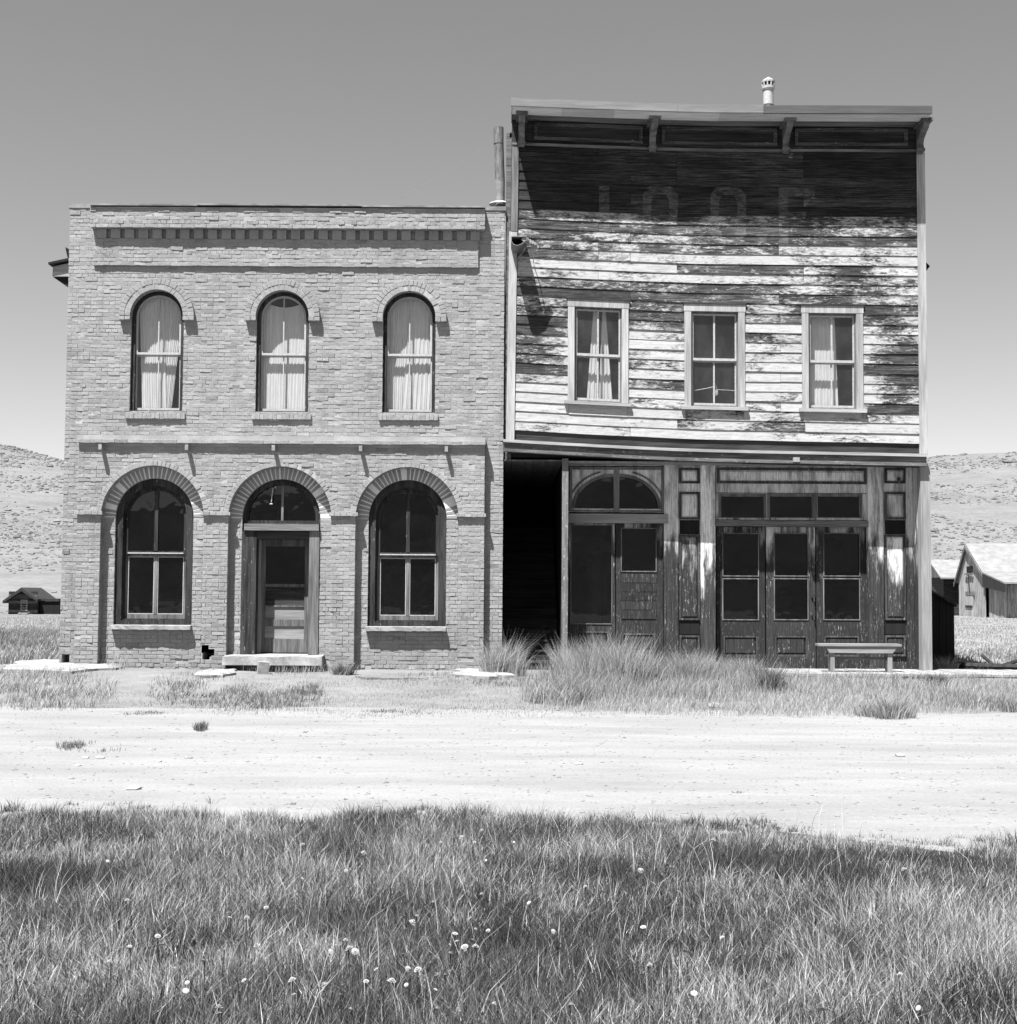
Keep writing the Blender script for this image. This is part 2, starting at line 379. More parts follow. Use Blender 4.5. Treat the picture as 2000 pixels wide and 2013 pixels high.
def fast_mesh(name, V, T, mat, attrs=None):
    me = bpy.data.meshes.new(name); V = np.asarray(V, np.float32); T = np.asarray(T, np.int32)
    me.vertices.add(len(V)); me.vertices.foreach_set('co', V.ravel())
    me.loops.add(T.size); me.loops.foreach_set('vertex_index', T.ravel())
    me.polygons.add(len(T)); me.polygons.foreach_set('loop_start', np.arange(0, T.size, T.shape[1], dtype=np.int32))
    me.polygons.foreach_set('use_smooth', np.zeros(len(T), bool))
    me.update(calc_edges=True); me.materials.append(M[mat])
    for k, val in (attrs or {}).items():
        a = me.attributes.new(k, 'FLOAT', 'POINT'); a.data.foreach_set('value', np.asarray(val, np.float32))
    return me

# ------------------------------------------------------------------ terrain
def sstep(t): t = np.clip(t, 0, 1); return t * t * (3 - 2 * t)
HX = [-1500, -620, -330, -246, -220, -120, 0, 120, 208, 227, 246, 330, 620, 1500]
HZ = [50, 62, 90, 72.6, 66.4, 56, 52, 59, 67.8, 68.8, 66.9, 60, 50, 40]
def terrain(x, y):
    x = np.asarray(x, float); y = np.asarray(y, float)
    z = .17 * sstep((y - 19.2) / 4.6)
    z = z + .03 * sstep((y - 19.6) / 2) * (np.sin(x * 1.3 + y * .9) * .5 + np.sin(x * 2.9 - y * 1.7 + 1) * .3)
    z = z - np.clip((2 - x) / 9, 0, 1) * 1.79 * np.clip((y - 30) / 140, 0, 1)
    h = np.interp(x, HX, HZ) + 1.2 * np.sin(x * .07) * np.sin(y * .02)
    s = sstep((y - 150) / 560) * np.where(y > 700, 1 - .5 * np.clip((y - 700) / 600, 0, 1), 1)
    z = z + h * s + sstep((y - 200) / 100) * .6 * np.sin(x * .05 + y * .031) * np.sin(y * .045 - x * .02)
    z = z + 30 * sstep((-70 - y) / 360) * (1 + .35 * np.sin(x * .012 + 1.0))
    return z
def sheet(name, xs, ys, mat, dz=0.0):
    Xg, Yg = np.meshgrid(xs, ys); nx, ny = len(xs), len(ys)
    V = np.stack([Xg, Yg, terrain(Xg, Yg) + dz], -1).reshape(-1, 3)
    i = (np.arange(ny - 1)[:, None] * nx + np.arange(nx - 1)[None]).ravel()
    T = np.stack([i, i + 1, i + nx + 1, i + nx], 1)
    me = fast_mesh(name, V, T, mat); me.polygons.foreach_set('use_smooth', [True] * len(T))
    return link(name, me, kind='structure')
xs = np.unique(np.concatenate([np.linspace(-1500, -60, 40), np.linspace(-60, -16, 30), np.arange(-16, 16.01, .4), np.linspace(16, 60, 30), np.linspace(60, 1500, 40)]))
ys = np.unique(np.concatenate([[-60., -40], np.arange(-20, 18, 2.), np.arange(18, 32, .4), np.arange(32, 160, 4), [160.]]))
sheet('ground', xs, ys, 'ground')
sheet('hill', xs, np.linspace(-900, -60, 45), 'scrub')
sheet('hill', np.unique(np.concatenate([np.linspace(-1500, -400, 30), np.linspace(-400, 400, 160), np.linspace(400, 1500, 30)])), np.linspace(160, 1300, 150), 'hill')

def wob(x, s=0): return .16 * np.sin(x * 1.1 + s) + .09 * np.sin(x * 2.7 + 2 * s) + .05 * np.sin(x * 6.1 + 3 * s)
def lawn_edge(x): return np.interp(x, [-12, -3, -1.2, 0, .9, 1.7, 2.7, 5, 12], [10.0, 9.8, 9.75, 9.45, 9.15, 9.4, 8.75, 8.4, 8.2]) + wob(x, 1) * .6
def strip(name, x0, x1, f0, f1, mat, dz, nx=240, ny=30):
    xs = np.linspace(x0, x1, nx); V = []
    for j in range(ny):
        t = j / (ny - 1); yy = f0(xs) * (1 - t) + f1(xs) * t
        V.append(np.stack([xs, yy, terrain(xs, yy) + dz], 1))
    V = np.concatenate(V); i = (np.arange(ny - 1)[:, None] * nx + np.arange(nx - 1)[None]).ravel()
    return link(name, fast_mesh(name, V, np.stack([i, i + 1, i + nx + 1, i + nx], 1), mat), kind='structure')
strip('road', -60, 60, lambda x: lawn_edge(x) - .9, lambda x: 18.85 + wob(x, 4), 'road', .006, 500)
strip('verge', -30, 30, lambda x: x * 0 - 6, lambda x: lawn_edge(x) - .12, 'turf', .012, 300)

# ------------------------------------------------------------------ brick building
BRK = thing('brick_building', 'two-storey brick commercial building with arched windows and corbelled cornice, left of the wooden building', 'building', (-4, 25, .1))
XL, XR = -7.88, -.095
ACX = (-6.253, -4.013, -1.781); UCX = (-6.27, -4.037, -1.786)
AR, SPR, FH = .90, 2.84, .685           # recess radius, spring line, window half width
UH, USP, UB = .465, 6.42, 4.70          # upper windows
YM, YP = 25.0, 24.83
def brick_verts(L, H, D, g):
    xs = np.array([0, L * .33, L * .67, L, L, L * .67, L * .33, 0]); zs = np.array([H] * 4 + [0] * 4)
    x1 = xs + g.normal(0, .0012, 8); z1 = zs + g.normal(0, .0024, 8)
    c = .0024
    xf = np.clip(x1, c + g.uniform(0, .003), L - c - g.uniform(0, .003)); zf = np.where(zs > 0, z1 - c - g.uniform(0, .004, 8), z1 + c + g.uniform(0, .005, 8))
    yf = g.normal(0, .0014, 8) + g.normal(0, .0012) * np.where(zs > 0, 1, -1)
    return np.concatenate([np.stack([xf, yf, zf], 1), np.stack([x1, np.full(8, .0022), z1], 1), np.stack([x1, np.full(8, D), z1], 1)])
BF = [(0, 1, 6, 7), (1, 2, 5, 6), (2, 3, 4, 5)] + [(i, (i + 1) % 8, 8 + (i + 1) % 8, 8 + i) for i in range(8)] + [(8 + i, 8 + (i + 1) % 8, 16 + (i + 1) % 8, 16 + i) for i in range(8)]
BF = np.array(BF, np.int32)
bricks = []          # x0, x1, z0, yfront, depth
def minus(iv, a, c):
    out = []
    for p, q in iv:
        if c <= p or a >= q: out.append((p, q)); continue
        if a > p: out.append((p, a))
        if c < q: out.append((c, q))
    return out
def course(z0, iv, yf, D, k, drop=0.0, jy=.0019):
    hd = k % 7 == 3; pitch = .109 if hd else .218
    for p, q in iv:
        x = math.floor((p + 20) / pitch) * pitch - 20 + (pitch / 2 if k % 2 else 0) - pitch
        while x < q:
            a, c = max(x, p), min(x + pitch, q)
            x += pitch
            if c - a < .03: continue
            if random.random() < drop: continue
            if z0 < .9 and random.random() < .02 and yf > 24.8: continue
            j = rng.normal(0, jy * (1.8 if z0 < .8 else 1))
            u_ = random.random()
            if u_ < .08: j -= random.uniform(.002, .009)
            if z0 < 1.95: j -= .0045 * min(1, (1.95 - z0) / .5)
            bricks.append((a + .002 + random.uniform(0, .003), c - .002 - random.uniform(0, .003), z0 + random.uniform(-.002, .002), yf + j, D))
PI_ = .0705; BH = .0640
CAV = [(-5.33, .33), (-5.20, .33), (-5.20, .395), (-5.12, .395), (-5.12, .535), (-5.22, .535), (-5.22, .605), (-5.36, .605), (-5.36, .465), (-5.33, .465)]
def cav(z): return (-5.33, -5.20) if .33 < z < .395 else (-5.33, -5.12) if .395 < z < .465 else (-5.36, -5.12) if .465 < z < .535 else (-5.36, -5.22) if .535 < z < .605 else None
for k in range(119):
    z0 = .0 + k * PI_; zm = z0 + .03
    if zm > 4.2:
        iv = [(XL, XR)]
        for c in UCX:
            if UB < zm < USP: iv = minus(iv, c - UH, c + UH)
            elif USP <= zm < USP + .5: h = math.sqrt(max(0, .5 ** 2 - (zm - USP) ** 2)); iv = minus(iv, c - h, c + h) if h else iv
        if zm > 7.34: iv = minus(iv, -7.42, -.57)
    else:
        iv = [(XL, -7.575), (-.42, XR)]
        for i, c in enumerate(ACX):
            if zm < .86 and i != 1: iv.append((c - AR, c + AR))
            elif zm < SPR: iv += [(c - AR, c - FH), (c + FH, c + AR)]
        if .20 < zm < .42: iv = minus(iv, -7.83, -7.70)
    course(z0, iv, YM, .10, k)
    if zm < 4.10:
        iv = [(-7.575, -.42)]
        for c in ACX:
            h = AR if zm < SPR else math.sqrt(max(0, .995 ** 2 - (zm - SPR) ** 2))
            if h > 0: iv = minus(iv, c - h, c + h)
        if cav(zm): iv = minus(iv, *cav(zm))
        course(z0, iv, YP, .16, k + 1)
course(4.133, [(-7.6, -.405)], 24.76, .2, 0); course(4.2035, [(-7.6, -.405)], 24.785, .2, 1)
for k in range(7): course(7.33 + k * PI_, [(-7.43, -.562)], 24.955, .05, k)
for k in range(5): course(7.985 + k * PI_, [(-7.47 + .05 * (k == 0), -.446)], 24.83 - .004 * (k == 0), .16, k + 2, .10 if k == 4 else 0, .003)
for x0, x1 in ((-7.61, -7.115), (-5.395, -4.875), (-3.155, -2.635), (-.915, -.395)): course(2.87, [(x0, x1)], YP - .055, .22, 3)
# the 300 nearest whole stretchers stand as bricks of their own, the rest as one mass
full = [i for i, q in enumerate(bricks) if .196 < q[1] - q[0] < .212 and q[2] > .4]
full.sort(key=lambda i: ((bricks[i][0] + .1) ** 2 + bricks[i][3] ** 2 + (bricks[i][2] - 1.55) ** 2))
single = set(full[:300])
wall = MB()
holes = [arch(c, UH + .006, USP, UB) for c in UCX] + [arch(ACX[0], FH + .006, SPR, .93), arch(ACX[1], FH + .006, SPR, .44), arch(ACX[2], FH + .006, SPR, .93), rectp(-7.83, -7.70, .20, .42), CAV]
wall.plate(rectp(XL + .006, XR - .006, -.3, 8.37), holes, YM + .0048, YM + .30)
pan = [(-.426, -.3), (-.426, 4.135), (-7.569, 4.135), (-7.569, -.3)]
for c in ACX: pan += [(c - AR - .006, -.3)] + [(c - (AR + .006) * math.cos(math.pi * i / 24), SPR + (AR + .006) * math.sin(math.pi * i / 24)) for i in range(25)] + [(c + AR + .006, -.3)]
wall.plate(pan, [CAV], YP + .0048, YM + .0044)
for i in (0, 2): wall.box(ACX[i] - AR - .05, ACX[i] + AR + .05, YM + .008, YM + .1, -.3, .2)
wall.box(-7.592, -.413, 24.7650, YM + .0040, 4.136, 4.272); wall.box(-7.424, -.568, 24.9596, YM + .0036, 7.335, 7.82)
wall.box(-7.462, -.454, 24.8350, YM + .0032, 7.988, 8.355)
for x0, x1 in ((-7.605, -7.12), (-5.39, -4.88), (-3.15, -2.64), (-.91, -.40)): wall.box(x0, x1, YP - .047, YP + .003, 2.873, 2.928)
wall.box(XL + .006, XL + .3, YM + .301, 38, -.3, 8.2); wall.box(XR - .3, XR - .006, YM + .301, 38, -.3, 8.2); wall.box(XL, XR, 38.001, 38.3, -.3, 8.2)
WALL = wall.build('wall', 'mortar', BRK)
tm = []
for i in range(16):
    me = fast_mesh('brick', brick_verts(.206, BH, .14, rng), BF, 'brick'); tm.append(me)
V = []; T = []; nv = 0
for i, (a, c, z0, yf, D) in enumerate(bricks):
    if i in single:
        o = link('brick', random.choice(tm), WALL)
        o.location = Vector((a, yf, z0)) - BRK.location; o.rotation_euler = (random.uniform(-.006, .006), random.uniform(-.004, .004), random.uniform(-.008, .008))
        o.scale = ((c - a) / .206, 1, 1)
    else:
        v = brick_verts(c - a, BH, D, rng) + np.array([a, yf, z0]); v[:, 1] += rng.normal(0, .006) * (v[:, 0] - (a + c) / 2)
        V.append(v); T.append(BF + nv); nv += 24
me = fast_mesh('brickwork', np.concatenate(V) - np.array(BRK.location), np.concatenate(T), 'brick')
link('brickwork', me, BRK, kind='stuff')
def wedge(name, r0, r1, da, D, gap=.006):
    def pts(y, ins):
        out = []
        for r_, s in ((r0 + ins, -1), (r0 + ins, 1), (r1 - ins, 1), (r1 - ins, -1)):
            h = r_ * math.tan(da / 2) - gap / 2 - ins
            out.append((s * h, y, r_))
        return out
    v = pts(0, .003) + pts(.003, 0) + pts(D, 0)
    f = [(0, 1, 2, 3)] + [(i, (i + 1) % 4, 4 + (i + 1) % 4, 4 + i) for i in range(4)] + [(4 + i, 4 + (i + 1) % 4, 8 + (i + 1) % 4, 8 + i) for i in range(4)]
    return fast_mesh(name, v, f, 'brick')
def arcband(cx, cz, r0, r1, n=28):
    return [(cx + r1 * math.cos(math.pi * i / n), cz + r1 * math.sin(math.pi * i / n)) for i in range(n + 1)] + [(cx - r0 * math.cos(math.pi * i / n), cz + r0 * math.sin(math.pi * i / n)) for i in range(n + 1)]
def arch_ring(name, cx, cz, r0, r1, n, y, D, back=.006):
    me = ring_meshes.setdefault((name, r0), wedge(name, r0 + .003, r1 - .003, math.pi / n, D, .020 if name == 'voussoir' else .009))
    for i in range(n):
        a = math.pi * (i + .5) / n - math.pi / 2
        o = link(name, me, WALL); o.location = Vector((cx, y + random.gauss(0, .003), cz)) - BRK.location
        o.rotation_euler = (0, a + random.gauss(0, .004), 0)
ring_meshes = {}
for c in ACX:
    arch_ring('arch_brick', c, SPR, AR, .992, 40, YP, .17)
    arch_ring('voussoir', c, SPR, FH, AR - .004, 33, YM - .002, .12)
    MB().prism(arcband(c, SPR, FH + .008, AR - .003), YM + .0020, YM + .0046).build('arch_mortar', 'lime', BRK)
for c in UCX:
    arch_ring('hood_brick', c, USP, UH, .563, 21, 24.90, .12); arch_ring('hood_brick', c, USP, .567, .665, 26, 24.895, .12)
    mt = MB(); mt.prism(arcband(c, USP, UH + .006, .66), 24.9030, 24.998)
    for s in (-1, 1):
        for a0, a1 in ((UH, .563), (.567, .665)):
            x0, x1 = sorted((c + s * a0, c + s * a1))
            q = fast_mesh('hood_brick', brick_verts(x1 - x0 - .004, .07, .11, rng) + np.array([x0 + .002, 24.897, USP - .074]) - np.array(BRK.location), BF, 'brick'); link('hood_brick', q, WALL)
    for i in range(14):
        x0 = c - .53 + i * 1.06 / 14
        q = fast_mesh('sill_brick', brick_verts(1.06 / 14 - .008, .098, .2, rng) + np.array([x0 + .004, 24.955 + rng.normal(0, .003), 4.588]) - np.array(BRK.location), BF, 'stone'); link('sill_brick', q, WALL)
    mt.build('hood_mortar', 'mortar', BRK)
    MB().box(c - .524, c + .524, 24.962, 25.2, 4.594, 4.682).build('sill_mortar', 'mortar', BRK)
for i in range(28):
    x0 = -7.36 + i * .2465
    q = fast_mesh('dentil', brick_verts(.165, .165, .1, rng) + np.array([x0, 24.918, 7.815]) - np.array(BRK.location), BF, 'brick'); link('dentil', q, WALL)
# coping in lapped tin lengths
for i, (x0, x1, dz, yf) in enumerate(((XL - .03, -7.472, .045, 24.985), (-7.468, -5.55, 0, 24.79), (-5.57, -2.62, .012, 24.786), (-2.64, -.446, -.002, 24.788), (-.442, XR + .01, .045, 24.985))):
    MB().box(x0, x1, yf, 25.36, 8.372 + (dz if yf < 24.9 else 0), 8.400 + dz).build('coping', 'tin', BRK)
MB().box(-7.46, -.455, 24.86, 25.3, 8.345, 8.366).build('coping_board', 'wood_dark_flat', BRK)
MB().box(XL + .31, XR - .31, 25.31, 38, 8.1, 8.2).build('roof', 'tar', BRK)
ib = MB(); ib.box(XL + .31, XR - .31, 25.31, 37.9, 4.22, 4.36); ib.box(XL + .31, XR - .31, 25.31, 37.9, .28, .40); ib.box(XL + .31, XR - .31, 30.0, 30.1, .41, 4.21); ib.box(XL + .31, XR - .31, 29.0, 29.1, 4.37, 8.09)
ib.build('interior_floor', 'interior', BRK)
# iron pegs under the string course
for px in (202, 371, 540.5, 711, 878.6):
    x = UX(px, 880, YP)
    MB().box(x - .028, x + .028, 24.66, YP + .01, 4.005, 4.10).build('peg', 'stone', BRK)
# upper arched windows
def pane(pts, y, parent, mat='glass_dark'): return MB().prism(pts, y, y + .006).build('pane', mat, parent)
def half_arch(cx, half, spring, bottom, side, m, n=12):
    p = []
    a0 = math.acos(min(1, m / half))
    for i in range(n + 1):
        a = a0 * i / n; p.append((cx + side * half * math.cos(a), spring + half * math.sin(a)))
    p = [(cx + side * m, bottom), (cx + side * half, bottom)] + p
    return p
for i, c in enumerate(UCX):
    fr = MB().ring(arch(c, UH, USP, UB), arch(c, UH - .06, USP, UB + .05), 25.06, 25.18).build('window', 'frame_dark', BRK)
    s1 = MB().ring(arch(c, UH - .062, USP, 5.755), arch(c, UH - .098, USP, 5.795), 25.095, 25.13)
    s1.box(c - .011, c + .011, 25.098, 25.125, 5.797, USP + UH - .1)
    s1.build('sash', 'sash', fr)
    s2 = MB().ring(rectp(c - UH + .062, c + UH - .062, UB + .052, 5.752), rectp(c - UH + .088, c + UH - .088, UB + .10, 5.725), 25.131, 25.165)
    s2.box(c - .009, c + .009, 25.134, 25.16, UB + .102, 5.724)
    s2.build('sash', 'sash', fr)
    for s in (-1, 1):
        pane(half_arch(c, UH - .099, USP, 5.797, s, .012), 25.11, fr, 'glass')
        pane(rectp(*sorted((c + s * .010, c + s * (UH - .089))), UB + .101, 5.724), 25.145, fr, 'glass')
    MB().box(c - UH + .004, c + UH - .004, 25.02, 25.09, UB - .008, UB + .03).build('sill', 'stone', fr)
# lower arched shop windows and the door
def shop_window(c):
    fr = MB().ring(arch(c, FH, SPR, .945), arch(c, FH - .115, SPR - .01, 1.03), 25.05, 25.22)
    fr.ring(arch(c, FH - .112, SPR - .01, 1.03), arch(c, FH - .14, SPR - .01, 1.05), 25.09, 25.21)
    fr = fr.build('window', 'frame_dark', BRK)
    h = FH - .142
    s = MB().ring(arch(c, h, SPR - .01, 2.19), arch(c, h - .05, SPR - .01, 2.25), 25.13, 25.17); s.box(c - .033, c + .033, 25.12, 25.165, 2.252, SPR + h - .06)
    s.build('sash', 'frame_dark', fr)
    s = MB().ring(rectp(c - h, c + h, 1.052, 2.188), rectp(c - h + .05, c + h - .05, 1.13, 2.15), 25.172, 25.205); s.box(c - .03, c + .03, 25.168, 25.20, 1.131, 2.149)
    s.build('sash', 'wood_grey', fr)
    e = MB()
    for sd in (-1, 1):                                     # thin pale putty edges round the lower lights
        x0, x1 = sorted((c + sd * .031, c + sd * (h - .051)))
        pane(rectp(x0, x1, 1.131, 2.149), 25.188, fr)
        e.ring(rectp(x0, x1, 1.131, 2.149), rectp(x0 + .012, x1 - .012, 1.145, 2.137), 25.176, 25.187)
        pane(half_arch(c, h - .051, SPR - .01, 2.252, sd, .034), 25.15, fr)
    e.box(c - h + .05, c + h - .05, 25.118, 25.128, 2.2, 2.222)
    e.build('putty', 'sash', fr)
    st = MB(); n = 18                                       # worn stone sill
    for k in range(n + 1):
        x = c - .715 + 1.41 * k / n; j = random.uniform(-.006, .006)
        st.v += [(x, 24.865 + random.uniform(-.008, .008), .868 + j), (x, 25.08, .868), (x, 25.08, .948), (x, 24.87 + random.uniform(-.006, .006), .936 + j)]
    for k in range(n):
        for q in range(4): st.f.append((k * 4 + q, k * 4 + (q + 1) % 4, k * 4 + 4 + (q + 1) % 4, k * 4 + 4 + q))
    st.f += [(0, 1, 2, 3), (n * 4, n * 4 + 1, n * 4 + 2, n * 4 + 3)]
    st.build('sill', 'concrete', fr)
    return fr
shop_window(ACX[0]); shop_window(ACX[2])
# counter that shows faintly through the pane
MB().box(ACX[0] - .55, ACX[0] + .6, 25.6, 25.95, 1.28, 1.36).box(ACX[0] - .5, ACX[0] + .55, 25.95, 26.0, .41, 1.28).build('counter', 'wood_grey_flat', BRK)
c = ACX[1]; Yd = 25.0
fan = MB().ring(arch(c, FH, SPR, 2.74), arch(c, FH - .09, SPR, 2.80), 25.06, 25.22).build('fanlight', 'frame_dark', BRK)
MB().box(c - .02, c + .02, 25.10, 25.16, 2.802, SPR + FH - .091).build('glazing_bar', 'wood_grey', fan)
for sd in (-1, 1): pane(half_arch(c, FH - .091, SPR, 2.802, sd, .021), 25.12, fan)
MB().tube([(c - .10, 25.04, 3.37), (c - .12, 25.03, 3.40), (c - .16, 25.03, 3.36), (c - .18, 25.03, 3.22), (c - .185, 25.03, 3.12)], .008, 6).blob((c - .186, 25.03, 3.09), .03).build('dangling_cord', 'galv', fan)
def dx(px): return UX(px, 1150, 24.98)
def dz(py): return UZ(550, py, 24.98)
MB().box(dx(479), dx(626), 24.93, 25.06, dz(1043), 2.735).build('lintel', 'wood_grey_flat', BRK)
MB().box(dx(481), dx(624), 24.985, 25.40, dz(1059), dz(1043.4)).build('lintel_board', 'wood_dark_flat', BRK)
MB().box(dx(474), dx(503), 24.975, 25.40, .445, dz(1043.3)).build('jamb', 'frame_dark', BRK)
MB().box(dx(607), dx(627), 24.975, 25.40, .445, dz(1043.3)).build('jamb', 'wood_grey', BRK)
MB().box(dx(503.3), dx(508.5), 25.20, 25.41, .445, dz(1059.5)).build('door_stop', 'wood_pale', BRK)
Yd = 25.38
def ex(px): return UX(px, 1150, Yd)
def ez(py): return UZ(550, py, Yd)
dl = MB().plate(rectp(ex(506), ex(609), ez(1283), ez(1058)), [rectp(ex(522), ex(599), ez(1148), ez(1074)), rectp(ex(522), ex(599), ez(1190), ez(1154)), rectp(ex(522), ex(599), ez(1218), ez(1193)), rectp(ex(522), ex(599), ez(1256), ez(1231))], Yd, Yd + .05).build('door', 'wood_grey', BRK)
pane(rectp(ex(522) - .005, ex(599) + .005, ez(1148) - .005, ez(1074) + .005), Yd + .02, dl)
for a0, a1, mm in ((1190, 1154, 'wood_dark_flat'), (1218, 1193, 'wood_pale_flat'), (1256, 1231, 'wood_pale_flat')):  # dark panel above, pale ones below: shade and sun put into the colour
    MB().box(ex(522) - .005, ex(599) + .005, Yd + .022, Yd + .04, ez(a0) - .005, ez(a1) + .005).build('panel', mm, dl)
MB().tube([(ex(578), Yd + .02, ez(1163)), (ex(578), Yd - .03, ez(1163))], .022, 10).build('handle', 'iron', dl)
st = MB()
for k in range(17):
    x = dx(448) + (dx(640) - dx(448)) * k / 16
    st.v += [(x, 24.60 + random.uniform(-.02, .02), .27), (x, 25.02, .27), (x, 25.02, .44), (x, 24.62 + random.uniform(-.02, .02), .42 + random.uniform(-.012, .008))]
for k in range(16):
    for q in range(4): st.f.append((k * 4 + q, k * 4 + (q + 1) % 4, k * 4 + 4 + (q + 1) % 4, k * 4 + 4 + q))
st.f += [(0, 1, 2, 3), (64, 65, 66, 67)]
st.build('step', 'concrete', BRK)
# little eave that shows past the left corner
Ye = 26.0
def P(*pp): return [U(a, q, Ye) for a, q in pp]
ev = MB().prism(P((104, 524), (140, 516), (140, 543), (103, 543)), Ye, Ye + 4).build('side_eave', 'trim_white_flat', BRK)
MB().prism(P((97, 517.5), (140, 508), (140, 513.5), (98, 521.5)), Ye - .08, Ye + 4).build('eave_roof', 'wood_black', ev)
MB().prism(P((103, 543.5), (140, 543.5), (140, 566)), Ye + .05, Ye + 4).build('eave_soffit', 'wood_black', ev)
MB().prism(P((129.5, 486.5), (140, 492), (140, 508), (134, 507)), Ye - .04, Ye + .2).build('eave_gutter', 'wood_black', ev)

# curtains behind the glass
def curtain(name, label, top, bot, z0, z1, y, folds, seed, group=None, sag=0.0, amp=.006):
    g = np.random.default_rng(seed); nu, nv_ = 70, 18; V = []
    ph = g.uniform(0, 6, 4)
    for j in range(nv_):
        t = j / (nv_ - 1)
        a = top[0] * (1 - t) + bot[0] * t; c = top[1] * (1 - t) + bot[1] * t
        for i in range(nu):
            u = i / (nu - 1); w = u + .012 * math.sin(u * 23 + ph[0])
            f = math.sin(w * folds * 6.28 + ph[1]) + .5 * math.sin(w * folds * 2.3 * 6.28 + ph[2] + t) + .3 * math.sin(w * folds * 4.1 * 6.28 + ph[3])
            V.append((a + (c - a) * u, y + amp * f * (.7 + .5 * t), z1 - (z1 - z0) * t - sag * math.sin(math.pi * u) * (1 - t) + .02 * math.sin(u * 9 + seed) * (t > .95)))
    i = (np.arange(nv_ - 1)[:, None] * nu + np.arange(nu - 1)[None]).ravel()
    me = fast_mesh(name, V, np.stack([i, i + 1, i + nu + 1, i + nu], 1), 'curtain'); me.polygons.foreach_set('use_smooth', [True] * len(me.polygons))
    o = link(name, me); based(o, ((bot[0] + bot[1]) / 2, y, z0)); tag(o, label, 'curtain', group); return o
CG = 'curtains in the upper windows'
a, c, e = UCX
curtain('curtain', 'pale curtain on the left half of the leftmost upper arched brick window', (a - .40, a + .05), (a - .30, a + .14), 4.74, 6.86, 25.215, 11, 3, CG)
curtain('curtain', 'pale curtain pulled back at its foot beside the glazing bar in leftmost upper arched window', (a + .02, a + .42), (a + .02, a + .22), 4.74, 6.86, 25.23, 9, 4, CG)
curtain('curtain', 'full pale curtain with sagging top in the middle upper arched window of the brick building', (c - .42, c + .42), (c - .40, c + .37), 4.74, 6.76, 25.215, 16, 5, CG, .12, .004)
curtain('curtain', 'gathered pale curtain on the left side of the upper arched window nearest the wooden building', (e - .40, e + .02), (e - .41, e - .05), 4.74, 6.84, 25.23, 10, 6, CG)
curtain('curtain', 'bright torn curtain on the right half of the upper arched window nearest the wooden building', (e + .01, e + .42), (e - .14, e + .36), 4.72, 6.84, 25.21, 6, 7, CG)
# ------------------------------------------------------------------ wooden building
WDB = thing('wooden_building', 'tall wooden false-front building with peeling white clapboards, right of the brick building', 'building', (3.7, 25, .1))
YW = 24.95
def warp(x, y, z):
    A = np.interp(z, [3.5, 4.2, 9.5, 10.2], [.155, .155, .10, .10]); B = np.interp(z, [4.2, 9.3], [.055, -.012])
    t = max(0.0, (3.6 - x) / 3.6)
    return (x + (.045 * (z - 4.2) / 5.2 if x < .5 else 0), y, z + A * t ** 1.25 - (B * (x - 3.6) / 3.75 if x > 3.6 else 0))
WINS = [(1.035, 2.11), (3.104, 4.177), (5.188, 6.272)]
WZ0, WZ1 = 4.795, 6.69
sh = MB().plate([(-.03, 3.86), (2.2, 3.86), (4.4, 3.86), (7.38, 3.86), (7.38, 9.93), (4.4, 9.93), (2.2, 9.93), (-.03, 9.93)],
                [rectp(a + .1, q - .1, WZ0 + .06, WZ1 - .1) for a, q in WINS], YW + .014, YW + .10)
SHE = sh.build('wall', 'wood_dark_flat', WDB, warp)
sd = MB(); sd.box(-.08, .04, 25.06, 38, 3.9, 9.8); sd.box(7.27, 7.38, 25.06, 38, -.2, 9.8); sd.box(-.08, 7.38, 38, 38.2, -.2, 9.8); sd.build('side_wall', 'wood_grey_flat', WDB)
MB().box(-.02, 7.36, 25.06, 38, 9.72, 9.82).build('roof', 'tar', WDB)
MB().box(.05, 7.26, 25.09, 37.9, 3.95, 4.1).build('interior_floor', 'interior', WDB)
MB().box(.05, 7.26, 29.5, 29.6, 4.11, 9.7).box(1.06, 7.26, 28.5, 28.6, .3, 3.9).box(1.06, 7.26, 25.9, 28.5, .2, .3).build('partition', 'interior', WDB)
BRKS = [UX(p_, 425, YW) for p_ in (1177, 1240, 1331, 1531, 1580)]
def peel_shade_at(x, z):
    y = 331 - (z - 9.16) / .00921
    if y < 420: return .96 if x < 1.8 else (.84 if x > 5.6 else .80)  # rows under the cornice: bare wood, with its shade painted in
    if y < 440: return .52
    if y < 482: return .56 if x < 1.7 or 3 < x < 5 else .50
    if y < 500: return .44
    if y < 560: return .34 if x < 4.8 else .38
    if y < 603: return .60 if x < 4.8 else .50
    if y < 640: return .38 if x < 1 else .48
    if y < 690: return .55 if x < 1 else (.52 if x > 6.3 else .36)
    if y < 745: return .50 if x < 1 else (.58 if x > 6.3 else .35)
    if y < 800: return .34 if x < 1 else (.56 if x > 6.3 else .34)
    return .20 if x < 4.8 else .32
RP_ = .1745
zb0 = 9.16 + 2 * RP_
